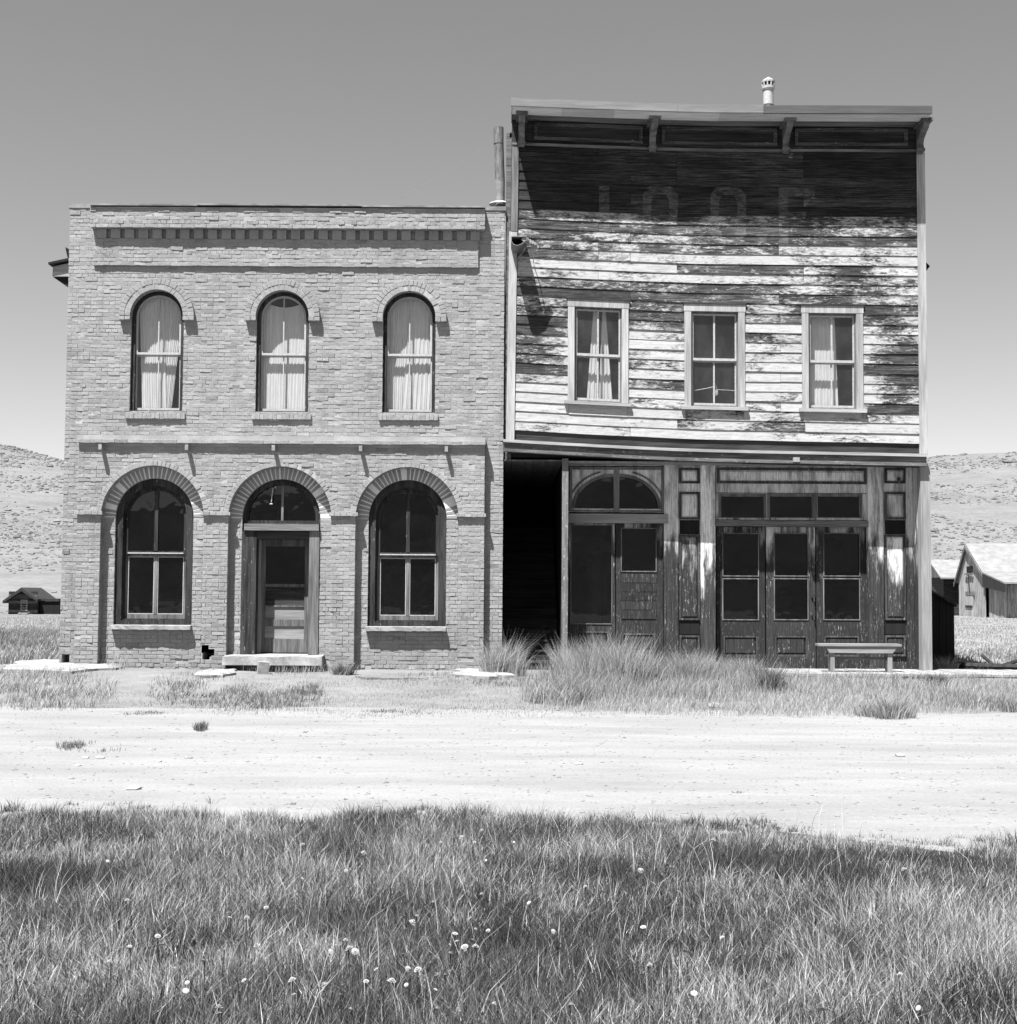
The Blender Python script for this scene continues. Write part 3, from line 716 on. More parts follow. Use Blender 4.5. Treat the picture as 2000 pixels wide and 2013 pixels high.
for k in range(31):
    zb = zb0 - k * RP_
    if zb < 4.10: break
    iv = [(.105, 7.262)]
    if zb + .18 > WZ0 - .02 and zb < WZ1 - .02:
        for a, q in WINS: iv = minus(iv, a + .02, q - .02)
    cuts = sorted(random.sample(BRKS, 2)) if zb > 6.6 else [2.98 if k % 2 else 2.15, 5.24 if k % 3 else 4.81]
    segs = []
    for p_, q_ in iv:
        e = [p_] + [c_ for c_ in cuts if p_ + .25 < c_ < q_ - .25] + [q_]
        segs += [(a, c_, zb, zb + .183) for a, c_ in zip(e[:-1], e[1:])]
    if len(iv) > 1:
        for a, q in WINS:
            if zb < WZ0 - .03: segs.append((a + .02, q - .02, zb, WZ0 + .01))
            elif zb + .183 > WZ1 + .03: segs.append((a + .02, q - .02, WZ1 + .0, zb + .183))
    for a, c_, z_a, z_b in segs:
            n = max(2, int((c_ - a) / .35)); m_ = MB(); j0 = random.gauss(0, .003); jz = random.gauss(0, .003) if z_b - z_a > .18 else 0; jy = random.gauss(0, .0015)
            a_, cc = a + .002, c_ - .002
            for i in range(n + 1):
                x = a_ + (cc - a_) * i / n; w = (.0025 * math.sin(x * 3.1 + k * 1.7) + jz + j0 * (i / n - .5)) if z_b - z_a > .18 else 0
                m_.v += [(x, YW - .0160 + jy, z_a + w), (x, YW + .012, z_a + w), (x, YW + .012, z_b), (x, YW - .0005 + jy, z_b + w)]
            for i in range(n):
                for q in range(4): m_.f.append((i * 4 + q, i * 4 + (q + 1) % 4, i * 4 + 4 + (q + 1) % 4, i * 4 + 4 + q))
            m_.f += [(0, 1, 2, 3), (n * 4, n * 4 + 1, n * 4 + 2, n * 4 + 3)]
            zm = (z_a + z_b) / 2
            pl = np.array([peel_shade_at(v_[0], zm) for v_ in m_.v]) + random.gauss(0, .09)
            o = m_.build('clapboard', 'clapboard', SHE, warp)
            at = o.data.attributes.new('peel_shade', 'FLOAT', 'POINT'); at.data.foreach_set('value', pl.astype(np.float32))
# corner boards
MB().box(-.05, .095, YW - .03, YW + .1, 4.09, 7.86).build('corner_board', 'trim_white', WDB, warp)
MB().box(-.02, .10, YW - .035, YW + .1, 7.865, 9.44).build('corner_board', 'wood_grey', WDB, warp, label='bare grey upper corner board')
MB().box(7.258, 7.405, YW - .03, YW + .1, 4.09, 9.44).build('corner_board', 'trim_white', WDB, warp)
# frieze boards behind the brackets, panels, bed moulding
for i in range(3):
    MB().box(-.02, 7.39, YW - .012 - .002 * i, YW + .013, 9.452 + i * .158, 9.605 + i * .158, 8).build('frieze_board', 'wood_dark_flat', SHE, warp)
MB().box(-.02, 7.39, YW - .05, YW - .017, 9.445, 9.49, 8).build('moulding', 'wood_grey_flat', WDB, warp)
for a, q in ((.37, 2.36), (2.70, 4.76), (5.08, 7.10)):
    m_ = MB(); m_.ring(rectp(a, q, 9.555, 9.87), rectp(a + .035, q - .035, 9.59, 9.835), YW - .055, YW - .018)
    m_.ring(rectp(a + .036, q - .036, 9.591, 9.834), rectp(a + .06, q - .06, 9.615, 9.81), YW - .038, YW - .018)
    m_.build('frieze_panel', 'frieze_wood', WDB, warp)
# cornice
YC = 24.25
for a, q, dzz, dy, mm in ((-.05, 2.897, 0, 0, 'fascia_pale'), (2.90, 4.44, 0, 0, 'fascia_pale'), (4.40, 7.34, -.012, -.012, 'fascia_dark')):
    MB().box(a, q, YC + dy, YC + .025, 9.925 + dzz, 10.065 + dzz, 5).build('fascia', mm, WDB, warp)
MB().box(-.045, 7.33, YC + .03, YW + .12, 10.03, 10.055, 8).build('cornice_roof', 'tin', WDB, warp)
cr = [(YC + .03, 9.905), (YC + .03, 9.925), (YC + .32, 9.925), (YC + .32, 9.88), (YC + .28, 9.875)]
m_ = MB()
for i in range(8): m_.prism(cr, -.03 + i * .919, -.03 + (i + 1) * .919 - .001, 'x')
m_.build('crown_moulding', 'crown_white', WDB, warp)
MB().box(-.03, 7.32, YC + .325, YW + .01, 9.905, 9.924, 8).build('soffit', 'wood_grey_flat', WDB, warp)
MB().box(-.045, -.03, YC + .03, YW + .1, 9.88, 10.028).build('cornice_end', 'trim_white_flat', WDB, warp)
for x in (.145, 2.53, 4.905, 7.30):
    prof = [(YW - .0555, 9.40), (YW - .13, 9.42), (YW - .15, 9.50), (YW - .12, 9.56), (YW - .17, 9.64), (YW - .30, 9.70), (YW - .46, 9.76), (YW - .52, 9.82), (YW - .54, 9.90), (YW - .0555, 9.90)]
    bk = MB().prism(prof, x - .055, x + .055, 'x').build('bracket', 'wood_grey', WDB, warp)
    MB().box(x - .10, x + .10, YW - .56, YW - .0560, 9.845, 9.9035).build('bracket_cap', 'wood_grey', bk, warp)
    MB().box(x - .07, x + .07, YW - .17, YW - .0558, 9.43, 9.48).build('bracket_foot', 'wood_grey', bk, warp)
# windows
CUR = []
for i, (a, q) in enumerate(WINS):
    cs = MB(); cs.box(a, a + .118, YW - .03, YW + .03, WZ0 + .06, WZ1 - .135); cs.box(q - .118, q, YW - .03, YW + .03, WZ0 + .06, WZ1 - .135)
    cs.box(a - .012, q + .012, YW - .034, YW + .03, WZ1 - .133, WZ1 - .005)
    fr = cs.build('window', 'trim_white', WDB, warp)
    MB().box(a - .03, q + .03, YW - .05, YW + .03, WZ1 - .004, WZ1 + .022).build('drip_cap', 'wood_dark_flat', fr, warp)
    MB().box(a - .06, q + .05, YW - .078, YW + .06, WZ0, WZ0 + .058).build('sill', 'trim_white_flat', fr, warp)
    x0, x1, z0, z1, zm = a + .119, q - .119, WZ0 + .06, WZ1 - .136, 5.70
    MB().ring(rectp(x0 - .005, x1 + .005, z0 - .003, z1 + .003), rectp(x0 + .022, x1 - .022, z0 + .03, z1 - .03), YW + .032, YW + .10).build('frame', 'wood_grey', fr, warp)
    m_ = MB().ring(rectp(x0 + .023, x1 - .023, zm - .015, z1 - .031), rectp(x0 + .05, x1 - .05, zm + .03, z1 - .06), YW + .04, YW + .07)
    m_.box((x0 + x1) / 2 - .016, (x0 + x1) / 2 + .016, YW + .042, YW + .068, zm + .031, z1 - .061); m_.build('sash', 'sash', fr, warp)
    m_ = MB().ring(rectp(x0 + .023, x1 - .023, z0 + .031, zm - .017), rectp(x0 + .048, x1 - .048, z0 + .075, zm - .04), YW + .071, YW + .097)
    m_.box((x0 + x1) / 2 - .014, (x0 + x1) / 2 + .014, YW + .073, YW + .095, z0 + .076, zm - .041); m_.build('sash', 'sash', fr, warp)
    xm = (x0 + x1) / 2
    for u0, u1 in ((x0 + .049, xm - .0165), (xm + .0165, x1 - .049)):
        MB().prism(rectp(u0, u1, zm + .0305, z1 - .0605), YW + .052, YW + .058).build('pane', 'glass_dusty', fr, warp)
        MB().prism(rectp(u0 - .001, u1 + .001, z0 + .0755, zm - .0405), YW + .082, YW + .088).build('pane', 'glass_dusty', fr, warp)
a, q = WINS[0]
curtain('curtain', 'narrow curtain strip left of the glazing bar in the clapboard window nearest the bricks', (1.50, 1.58), (1.38, 1.56), 4.93, 6.60, 25.16, 2, 11, CG, 0, .006)
curtain('curtain', 'narrow curtain strip right of the glazing bar in the clapboard window nearest the bricks', (1.66, 1.72), (1.60, 1.85), 4.93, 6.60, 25.16, 3, 12, CG, 0, .006)
curtain('curtain', 'ragged pale curtain hung over one half of the clapboard window farthest from the brick building', (5.32, 5.82), (5.32, 5.88), 4.90, 6.52, 25.16, 9, 13, CG, 0, .004)
wv = MB().tube([(3.28, 25.08, 5.16), (3.5, 25.07, 5.20), (3.63, 25.06, 5.23), (3.66, 25.06, 5.30), (3.70, 25.06, 5.18), (3.95, 25.07, 5.17), (4.05, 25.08, 5.16)], .006, 5)
wv.blob((3.675, 25.055, 5.13), .055, .2, (1, .3, 1.2))
tag(based(wv.build('wire_hook', 'galv'), (3.66, 25.06, 5.1)), 'bent pale wire with a small disc hanging inside the middle clapboard window', 'wire')
# belt cornice between the storeys
MB().box(-.10, 7.36, YW - .15, YW + .02, 4.035, 4.085, 10).build('belt_cap', 'trim_white_flat', WDB, warp)
MB().box(-.09, 7.355, YW - .10, YW + .02, 3.93, 4.033, 10).build('belt_board', 'belt_wood', WDB, warp)
MB().box(-.095, 7.36, YW - .13, YW + .02, 3.872, 3.928, 10).build('belt_moulding', 'belt_wood', WDB, warp)
# stair recess on the left
MB().box(UX(1105, 1100, YW), UX(1117, 1100, YW), YW - .02, YW + .12, .1, 3.92).build('post', 'belt_post', WDB)
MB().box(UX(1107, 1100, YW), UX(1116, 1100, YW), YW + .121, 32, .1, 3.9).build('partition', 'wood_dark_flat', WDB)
m_ = MB()
for i in range(8): m_.box(-.08 + i * .13, .044 + i * .13, YW + .03, 31, 3.88, 3.90)
m_.build('porch_ceiling', 'wood_grey', WDB)
SF = thing('staircase', 'dark wooden staircase climbing the open passage between the brick building and the shopfront', 'staircase', (.42, 25.7, .1))
for i in range(15):
    MB().box(-.085, .93, 25.7 + i * .27, 25.73 + i * .27, .12 + i * .185, .12 + (i + 1) * .185 - .02).build('riser', 'wood_dark_flat', SF)
    MB().box(-.085, .93, 25.68 + i * .27, 25.98 + i * .27, .12 + (i + 1) * .185 - .019, .12 + (i + 1) * .185 + .012).build('tread', 'wood_dark_flat', SF)
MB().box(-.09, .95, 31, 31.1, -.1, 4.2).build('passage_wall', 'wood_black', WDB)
# shopfront, set back from the upper wall
YS = 25.40
def bx(px0, px1, py0, py1, y0, y1, mat, name, parent=WDB, Y=None):
    a, q, z0, z1 = RP(px0, px1, py0, py1, Y or y0)
    return MB().box(a, q, y0, y1, z0, z1).build(name, mat, parent)
MB().box(UX(1117, 900, YW), 7.26, YW + .05, YS + .1, 3.855, 3.885).build('soffit', 'wood_pale', WDB)
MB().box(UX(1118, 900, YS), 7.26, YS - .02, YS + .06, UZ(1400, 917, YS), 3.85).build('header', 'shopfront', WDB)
# left entrance bay
def panel_frame(px0, px1, py0, py1, Y, parent, inner='shopfront', t=.035):
    a, q, z0, z1 = RP(px0, px1, py0, py1, Y)
    f = MB().ring(rectp(a, q, z0, z1), rectp(a + t, q - t, z0 + t, z1 - t), Y - .018, Y + .02).build('panel_moulding', 'mould_dark', parent)
    m_ = MB(); k = t + .004; j = k + .03
    if q - a > 2 * j + .02 and z1 - z0 > 2 * j + .02:
        m_.v += [(a + k, Y + .012, z0 + k), (q - k, Y + .012, z0 + k), (q - k, Y + .012, z1 - k), (a + k, Y + .012, z1 - k), (a + j, Y - .006, z0 + j), (q - j, Y - .006, z0 + j), (q - j, Y - .006, z1 - j), (a + j, Y - .006, z1 - j)]
        m_.f += [(4, 5, 6, 7), (0, 1, 5, 4), (1, 2, 6, 5), (2, 3, 7, 6), (3, 0, 4, 7)]
        m_.build('panel', inner, parent)
a, q, z0, z1 = RP(1120, 1306, 918, 1007, YS)
cx = (UX(1206, 960, YS) + UX(1218.5, 960, YS)) / 2
ez0 = UZ(1212, 1000, YS); eh = UZ(1212, 934, YS) - ez0; ew = UX(1298, 1000, YS) - cx
N_ = 16
def ell(s, rx, rz): return [(cx + s * .05 + s * (rx - .05) * math.cos(math.pi / 2 * i / N_), ez0 + rz * math.sin(math.pi / 2 * i / N_)) for i in range(N_ + 1)]
fr = MB()
fr.plate(rectp(a, q, z0, z1), [[(cx + s * .05, ez0)] + (ell(s, ew, eh)) for s in (-1, 1)], YS, YS + .05)
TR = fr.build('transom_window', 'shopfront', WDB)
for s in (-1, 1):
    arc = ell(s, ew + .02, eh + .02) + list(reversed(ell(s, ew - .035, eh - .035)))
    MB().prism(arc, YS - .03, YS - .001).build('arch_trim', 'wood_grey', TR)
    arc = ell(s, ew + .10, eh + .10)[3:-3]; arc = arc + list(reversed(ell(s, ew + .065, eh + .07)[3:-3]))
    MB().prism(arc, YS - .02, YS - .0015).build('arch_trim', 'wood_grey', TR)
    MB().prism([(cx + s * .04, ez0 - .01)] + ell(s, ew + .01, eh + .01), YS + .02, YS + .026).build('pane', 'glass_dark', TR)
MB().box(cx - .05, cx + .05, YS - .025, YS - .0005, z0, z1).build('mullion', 'wood_grey', TR)
MB().ring(rectp(a + .01, q - .01, z0 + .01, z1 - .01), rectp(a + .05, q - .05, z0 + .04, z1 - .05), YS - .022, YS - .0008).build('moulding', 'wood_grey', TR)
bx(1118, 1314, 1010, 1028, YS - .09, YS + .04, 'wood_pale_flat', 'transom_bar')
def door(px0, px1, py0, py1, Y, glass_, panels, name='door', label=None, mat='shop_door'):
    a, q, z0, z1 = RP(px0, px1, py0, py1, Y)
    hs = [rectp(*RP(*g_, Y)) for g_ in glass_ + panels]
    d = MB().plate(rectp(a, q, z0, z1), hs, Y, Y + .045).build(name, mat, WDB, label=label)
    for g_ in glass_:
        u0, u1, w0, w1 = RP(*g_, Y)
        MB().prism(rectp(u0 - .004, u1 + .004, w0 - .004, w1 + .004), Y + .02, Y + .026).build('pane', 'glass_dark', d)
        MB().ring(rectp(u0 - .012, u1 + .012, w0 - .012, w1 + .012), rectp(u0 + .006, u1 - .006, w0 + .006, w1 - .006), Y - .012, Y - .001).build('glazing_bead', 'wood_grey', d)
    for g_ in panels: panel_frame(g_[0] + .3, g_[1] - .3, g_[2] + .3, g_[3] - .3, Y + .02, d)
    return d
YD = 25.50
door(1119, 1209, 1029, 1322, YD, [(1123, 1203, 1033, 1226)], [(1132, 1198, 1240, 1288)], label='left entrance leaf with one tall dark pane')
rd = door(1211, 1304, 1029, 1322, YD, [(1222, 1290, 1039, 1123)], [(1222, 1290, 1244, 1282)], label='entrance leaf with slatted lower half')
a, q, z0, z1 = RP(1222, 1290, 1128, 1217, YD)
for i in range(5):
    h = (z1 - z0) / 5
    MB().box(a, q, YD - .012 - .002 * (i % 2), YD - .001, z0 + i * h + .004, z0 + (i + 1) * h - .004).build('slat', 'shop_door', rd)
MBX = [RP(1164 + i * 21, 1183.5 + i * 21, 1085, 1300, 26.3) for i in range(3)]
dq = thing('leaning_planks', 'grey upright planks standing inside behind the tall dark entrance pane', 'planks', ((MBX[0][0] + MBX[-1][1]) / 2, 26.3, .3))
for a, q, z0, z1 in MBX: MB().box(a, q, 26.3, 26.33, .31, z1).build('plank', 'wood_grey', dq)
# panelled pilasters
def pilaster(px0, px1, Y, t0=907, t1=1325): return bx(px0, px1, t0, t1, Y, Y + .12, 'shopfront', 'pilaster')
YPL = YS - .03
pilaster(1306.5, 1334, YPL); pilaster(1378, 1407, YPL); pilaster(1707.5, 1738, YPL); pilaster(1783, 1797, YPL)
for c0, c1 in ((1335, 1377), (1739, 1782)):
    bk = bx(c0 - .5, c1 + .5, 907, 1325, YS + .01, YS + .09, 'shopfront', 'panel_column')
    for y0, y1 in ((920, 950), (967, 1021), (1051, 1219), (1249, 1290)): panel_frame(c0 + 1, c1 - 1, y0, y1, YS - .01, bk)
    for y0, y1 in ((1022.5, 1050), (1220.5, 1247)): bx(c0 + 1.5, c1 - 1.5, y0, y1, YS - .004, YS + .008, 'wood_black', 'recess_board', bk)
kn = RP(1764, 1771, 938, 945, YS - .03)
MB().tube([((kn[0] + kn[1]) / 2, YS - .03, (kn[2] + kn[3]) / 2), ((kn[0] + kn[1]) / 2, YS - .003, (kn[2] + kn[3]) / 2)], .032, 12).build('knot_hole', 'iron', WDB)
# right bay: long head panel, three-light transom, three door leaves
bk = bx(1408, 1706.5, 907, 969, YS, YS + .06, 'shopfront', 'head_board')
panel_frame(1410, 1704, 920, 951, YS - .01, bk, t=.045)
a, q, z0, z1 = RP(1408, 1706.5, 970, 1022, YS)
L3 = [(1418, 1502, 976, 1017), (1514, 1597, 976, 1017), (1608, 1690, 976, 1017)]
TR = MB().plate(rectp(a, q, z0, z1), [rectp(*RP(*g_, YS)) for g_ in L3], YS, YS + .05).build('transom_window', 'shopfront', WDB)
for g_ in L3:
    u0, u1, w0, w1 = RP(*g_, YS)
    MB().prism(rectp(u0 - .004, u1 + .004, w0 - .004, w1 + .004), YS + .02, YS + .026).build('pane', 'glass_dark', TR)
    MB().ring(rectp(u0 - .045, u1 + .045, w0 - .01, w1 + .05), rectp(u0, u1, w0, w1), YS - .016, YS - .001).build('light_frame', 'wood_grey', TR)
bx(1408, 1708, 1023, 1035, YS - .06, YS + .04, 'wood_grey_flat', 'transom_bar')
DL = 25.56
leaf = []
for (p0, p1, g0, g1, lb) in ((1409, 1504.5, 1421.5, 1491, 'shop door leaf at the left of the three'), (1507, 1603.5, 1523, 1588.5, 'middle shop door leaf with the lock'), (1605.5, 1706, 1620, 1690, 'shop door leaf behind the bench')):
    leaf.append(door(p0, p1, 1036, 1320, DL, [(g0, g1, 1049, 1132), (g0, g1, 1138, 1218)], [(g0, g1, 1249, 1291)], label=lb))
for py in (1173, 1209):
    x, z = U(1601, py, DL - .03)
    MB().box(x - .05, x + .02, DL - .03, DL - .002, z - .02, z + .015).tube([(x, DL - .03, z - .02), (x, DL - .05, z - .09)], .014, 6).build('lock', 'iron', leaf[1])
# corner post, returned panel and base
MB().box(7.262, 7.44, YW - .03, YW + .16, .08, 3.868).build('corner_post', 'wood_pale', WDB)
MB().box(7.262, 7.30, YW + .161, YS - .035, .08, 3.85).build('return_board', 'shopfront', WDB)
MB().box(UX(1118, 1300, YS), 7.25, YS + .02, YS + .3, .0, .19).build('base_board', 'wood_dark_flat', WDB)
MB().box(UX(1556, 905, YW), UX(1568, 905, YW), YW - .20, YW - .135, 3.87, 3.95).build('broken_block', 'wood_pale', WDB)
# broken spout under the upper corner board
Yg = 24.37
a, q = UX(1005, 470, Yg), UX(1036, 470, Yg); zt_, zb_ = UZ(1020, 464, Yg), UZ(1020, 483, Yg)
outer = [(a, zt_), (a, zb_ + .08), (a + .04, zb_ + .02), (a + .11, zb_), (a + .18, zb_ + .025), (q, zb_ + .10), (q, zt_)]
inner = [(a + .012, zt_ - .012), (a + .012, zb_ + .085), (a + .047, zb_ + .033), (a + .11, zb_ + .013), (a + .173, zb_ + .037), (q - .012, zb_ + .105), (q - .012, zt_ - .012)]
SP = MB().ring(outer, inner, Yg, YW - .02).build('broken_spout', 'rust', WDB)
for i in range(5):
    x = q - .05 + i * .045; z = zt_ - .02 - i * .018
    pts = [(x - .05, z - .03), (x + .03, z - .10 + random.uniform(-.03, .03)), (x + .09, z - .05 + random.uniform(-.03, .03)), (x + .02, z + .03)]
    MB().prism(pts, Yg + .02 + i * .03, Yg + .05 + i * .03).build('splinter', 'wood_pale', SP)
MB().tube([(q + .07, Yg + .1, zt_ - .10), (q + .12, YW - .2, zt_ - .22), (q + .13, YW - .03, zt_ - .35)], .008, 5).build('loose_wire', 'galv', SP)
MB().tube([(a + .12, YW - .03, zb_ - .13), (q + .02, Yg + .15, zt_ - .09)], .022, 6).build('brace', 'wood_grey', SP)
Ye = 25.6
ev = MB().prism([U(a_, q_, Ye) for a_, q_ in ((1812, 516), (1822, 516), (1829, 523), (1822, 532), (1812, 534))], Ye, Ye + 3).build('side_eave', 'wood_black', WDB)

# ------------------------------------------------------------------ roof pipes and wire
Yv = 25.25
x0, x1 = UX(1501, 190, Yv), UX(1521, 190, Yv); cx = (x0 + x1) / 2; R_ = (x1 - x0) / 2
def vz(py): return UZ(1511, py, Yv)
VN = thing('roof_vent', 'white round metal roof vent with conical slotted cap above the cornice', 'vent pipe', (cx, Yv, 9.8))
MB().lathe([(R_, 9.78), (R_, vz(179)), (R_ + .012, vz(178)), (R_ * 1.25, vz(175)), (R_ * 1.27, vz(170)), (R_ * 1.1, vz(169.5)), (.0, vz(169.4))], cx, Yv, 24).build('pipe', 'galv', VN, smooth=False)
MB().lathe([(0, vz(169.3)), (R_ * .95, vz(169.2)), (R_ * .95, vz(162)), (0, vz(161.5))], cx, Yv, 20).build('vent_core', 'iron', VN)
for i in range(10):
    an = i * 2 * math.pi / 10
    MB().tube([(cx + R_ * 1.15 * math.cos(an), Yv + R_ * 1.15 * math.sin(an), vz(169.6)), (cx + R_ * 1.15 * math.cos(an), Yv + R_ * 1.15 * math.sin(an), vz(159.5))], .014, 6).build('slot_bar', 'galv', VN)
MB().lathe([(R_ * 1.33, vz(163)), (R_ * 1.36, vz(159.5)), (R_ * .7, vz(155)), (R_ * .25, vz(152.5)), (0, vz(150.5))], cx, Yv, 12).build('cap', 'galv', VN)
MB().lathe([(R_ * 1.05, vz(208)), (R_ * 1.12, vz(206.5)), (R_ * 1.01, vz(205.5))], cx, Yv, 20).build('collar', 'rust', VN)
Yp = 25.75
def pz(py): return UZ(980, py, Yp)
SPP = thing('stove_pipe', 'rusty jointed stove pipe standing on the brick roof beside the wooden corner', 'chimney pipe', (UX(981, 400, Yp), Yp, 8.2))
secs = [(251, 283, 980.0, 980.6, 10.6, 10.2), (282, 352, 981, 983.2, 9.6, 9.8), (351, 404, 983.3, 984.3, 9.8, 8.2)]
for i, (y0, y1, c0, c1, r0, r1) in enumerate(secs):
    s_ = Yp / F_PX
    m_ = MB().tube([(UX(c0, y0, Yp), Yp, pz(y0)), (UX((c0 + c1) / 2 + random.uniform(-.4, .4), (y0 + y1) / 2, Yp), Yp, pz((y0 + y1) / 2)), (UX(c1, y1, Yp), Yp, pz(y1) - (.5 if i == 2 else 0))], [r0 * s_, (r0 + r1) / 2 * s_ * .98, r1 * s_], 18, cap=False)
    m_.build('pipe_section', 'tin' if i == 2 else 'rust', SPP, smooth=True)  # bottom length paler: its bright highlight put into the colour
MB().lathe([(.20, pz(402)), (.19, pz(400)), (.13, pz(397.5)), (.10, pz(396))], UX(983, 398, Yp), Yp, 20).build('flashing', 'galv', SPP)
wp = [U(a_, q_, 25.9) for a_, q_ in ((994, 268), (975, 276), (930, 304), (860, 345), (780, 395), (735, 424))]
m_ = MB().tube([(x, 25.9, z) for x, z in wp], .0016, 4)
tag(based(m_.build('guy_wire', 'tin'), (wp[-1][0], 25.9, wp[-1][1])), 'thin wire stretched from the stove pipe down to the brick roof', 'wire')

# ------------------------------------------------------------------ boardwalk, bench, slabs
BWX0, BWX1, BZ = 1.1, 11.6, .235
bw = MB().box(BWX0, BWX1, 23.75, 23.83, -.05, BZ - .042).box(BWX0, BWX1, 24.75, 24.85, -.05, BZ - .042).build('boardwalk', 'wood_grey_flat', kind='structure')
pm = MB().box(-.072, .072, 0, 1.62, -.04, 0).build('plank', 'wood_pale'); pmesh = pm.data; bpy.data.objects.remove(pm)
i = 0; x = BWX0 + .08
while x < BWX1:
    o = link('plank', pmesh, bw); o.location = (x, 23.70 + random.uniform(-.02, .02), BZ + random.uniform(-.004, .004)); o.rotation_euler = (0, random.uniform(-.01, .01), random.uniform(-.006, .006)); x += .151
BN = thing('bench', 'weathered plank bench on the boardwalk in front of the shop doors', 'bench', (6.0, 24.35, BZ))
yb = 24.35
def nx(px): return UX(px, 1290, yb)
def nz(py): return UZ(1690, py, yb)
m_ = MB().box(nx(1606.5), nx(1768.5), yb - .14, yb + .14, nz(1270), nz(1265.5), 4)
m_.build('seat', 'wood_pale_flat', BN)
for dy in (-.12, .095): MB().prism([(nx(1620), nz(1270.2)), (nx(1763), nz(1270.2)), (nx(1752), nz(1283.5)), (nx(1629), nz(1283.5))], yb + dy, yb + dy + .025).build('apron', 'wood_pale_flat', BN)
for px0, px1 in ((1631, 1639), (1743, 1752)):
    for dy in (-.092, .04): MB().box(nx(px0), nx(px1), yb + dy, yb + dy + .05, BZ + .004, nz(1270.3)).build('leg', 'wood_pale', BN)
MB().box(nx(1633), nx(1750), yb + .0, yb + .03, nz(1297), nz(1292)).build('stretcher', 'wood_grey_flat', BN)

def slab(name, label, cat, px0, px1, py0, py1, z, h, mat='concrete', group=None, n=26):
    x0, y0 = GND(px0, py1, z); x1, _ = GND(px1, py1, z); _, y1 = GND((px0 + px1) / 2, py0, z)
    cx, cy, rx, ry = (x0 + x1) / 2, (y0 + y1) / 2, abs(x1 - x0) / 2, abs(y1 - y0) / 2
    m_ = MB(); out = []
    for i in range(n):
        a_ = 2 * math.pi * i / n; w = 1 + random.uniform(-.28, .18)
        sx = abs(math.cos(a_)) ** .7 * math.copysign(1, math.cos(a_)); sy = abs(math.sin(a_)) ** .7 * math.copysign(1, math.sin(a_))
        out.append((cx + rx * sx * w, cy + ry * sy * w))
    zz = float(terrain(cx, cy))
    rings = ((1.0, -.06), (1.0, h * .45), (.9, h * .85), (.55, h))
    for s_, dzv in rings:
        m_.v += [(cx + (u - cx) * s_, cy + (w - cy) * s_, zz + dzv + (random.uniform(-.12, .12) * h if dzv > 0 else 0)) for u, w in out]
    for r_ in range(3):
        m_.f += [(r_ * n + i, r_ * n + (i + 1) % n, r_ * n + n + (i + 1) % n, r_ * n + n + i) for i in range(n)]
    m_.f.append(tuple(3 * n + i for i in range(n)))
    o = m_.build(name, mat, smooth=False); return tag(based(o, (cx, cy, zz)), label, cat, group)
slab('pavement_slab', 'wide bright broken pavement slab at the outer left corner of the brick building', 'slab', -60, 215, 1298, 1318, .2, .10)
slab('pavement_slab', 'small bright pavement slab left of the brick building doorstep', 'slab', 362, 440, 1316, 1328, .2, .05)
slab('pavement_slab', 'bright flat pavement slab at the brick corner beside the dark stair passage', 'slab', 880, 1010, 1317, 1330, .2, .06)
slab('pavement_slab', 'long low pale slab along the foot of the brick wall right of the doorstep', 'slab', 690, 860, 1326, 1333, .17, .025, 'ground')
x, y = GND(516, 1322, .18)
o = MB().box(x - .09, x + .09, y - .07, y + .10, .12, .36).build('stone_block', 'stone'); tag(based(o, (x, y, .12)), 'squared pale stone block standing before the doorstep', 'block'); o.rotation_euler = (.05, .08, .3)

# ------------------------------------------------------------------ sheds and houses behind
shd = thing('lean_to_shed', 'low dark plank shed with sloping top beside the right corner of the wooden building', 'shed', (8.2, 28.6, .15))
Ysd = 28.6
for i in range(9):
    p0 = 1812 + i * 7.25; p1 = p0 + 6.9
    t0 = 1152 + (p0 - 1812) * .60; t1 = t0 + 6.9 * .60
    bz = .14
    MB().prism([(UX(p0, 1250, Ysd), bz), (UX(p1, 1250, Ysd), bz), (UX(p1, 1250, Ysd), UZ(p1, t1, Ysd)), (UX(p0, 1250, Ysd), UZ(p0, t0, Ysd))], Ysd + random.uniform(-.01, .01), Ysd + .03).build('plank', 'wood_black', shd)
MB().prism([U(p_, q_, Ysd) for p_, q_ in ((1806, 1146), (1878, 1189), (1878, 1193), (1806, 1150))], Ysd - .12, Ysd + 2.5).build('roof', 'wood_dark', shd)
MB().box(UX(1876, 1250, Ysd) - .04, UX(1876, 1250, Ysd), Ysd + .031, Ysd + 2.4, .14, UZ(1876, 1194, Ysd)).build('side_wall', 'wood_black', shd)
def log(name, label, pts, r, mat='wood_dark'):
    m_ = MB().tube(pts, r, 7); return tag(based(m_.build(name, mat), pts[0]), label, 'log')
p0 = GND(1836, 1308, .2); p1 = GND(2010, 1316, .2)
log('fallen_pole', 'long dark fallen pole lying behind the boardwalk at the right edge', [(p0[0], p0[1], .24), ((p0[0] + p1[0]) / 2, (p0[1] + p1[1]) / 2, .22), (p1[0], p1[1], .24)], .06)
p0 = GND(1926, 1300, .3); p1 = GND(1950, 1312, .2)
log('broken_branch', 'short dark stick leaning across the fallen pole', [(p0[0], 26.9, .42), (p1[0], 26.6, .22)], .035)
log('broken_branch', 'dark stick at the picture edge rising from the fallen pole', [(p1[0] + .02, 26.5, .22), (p1[0] + .65, 26.9, .36)], .04)

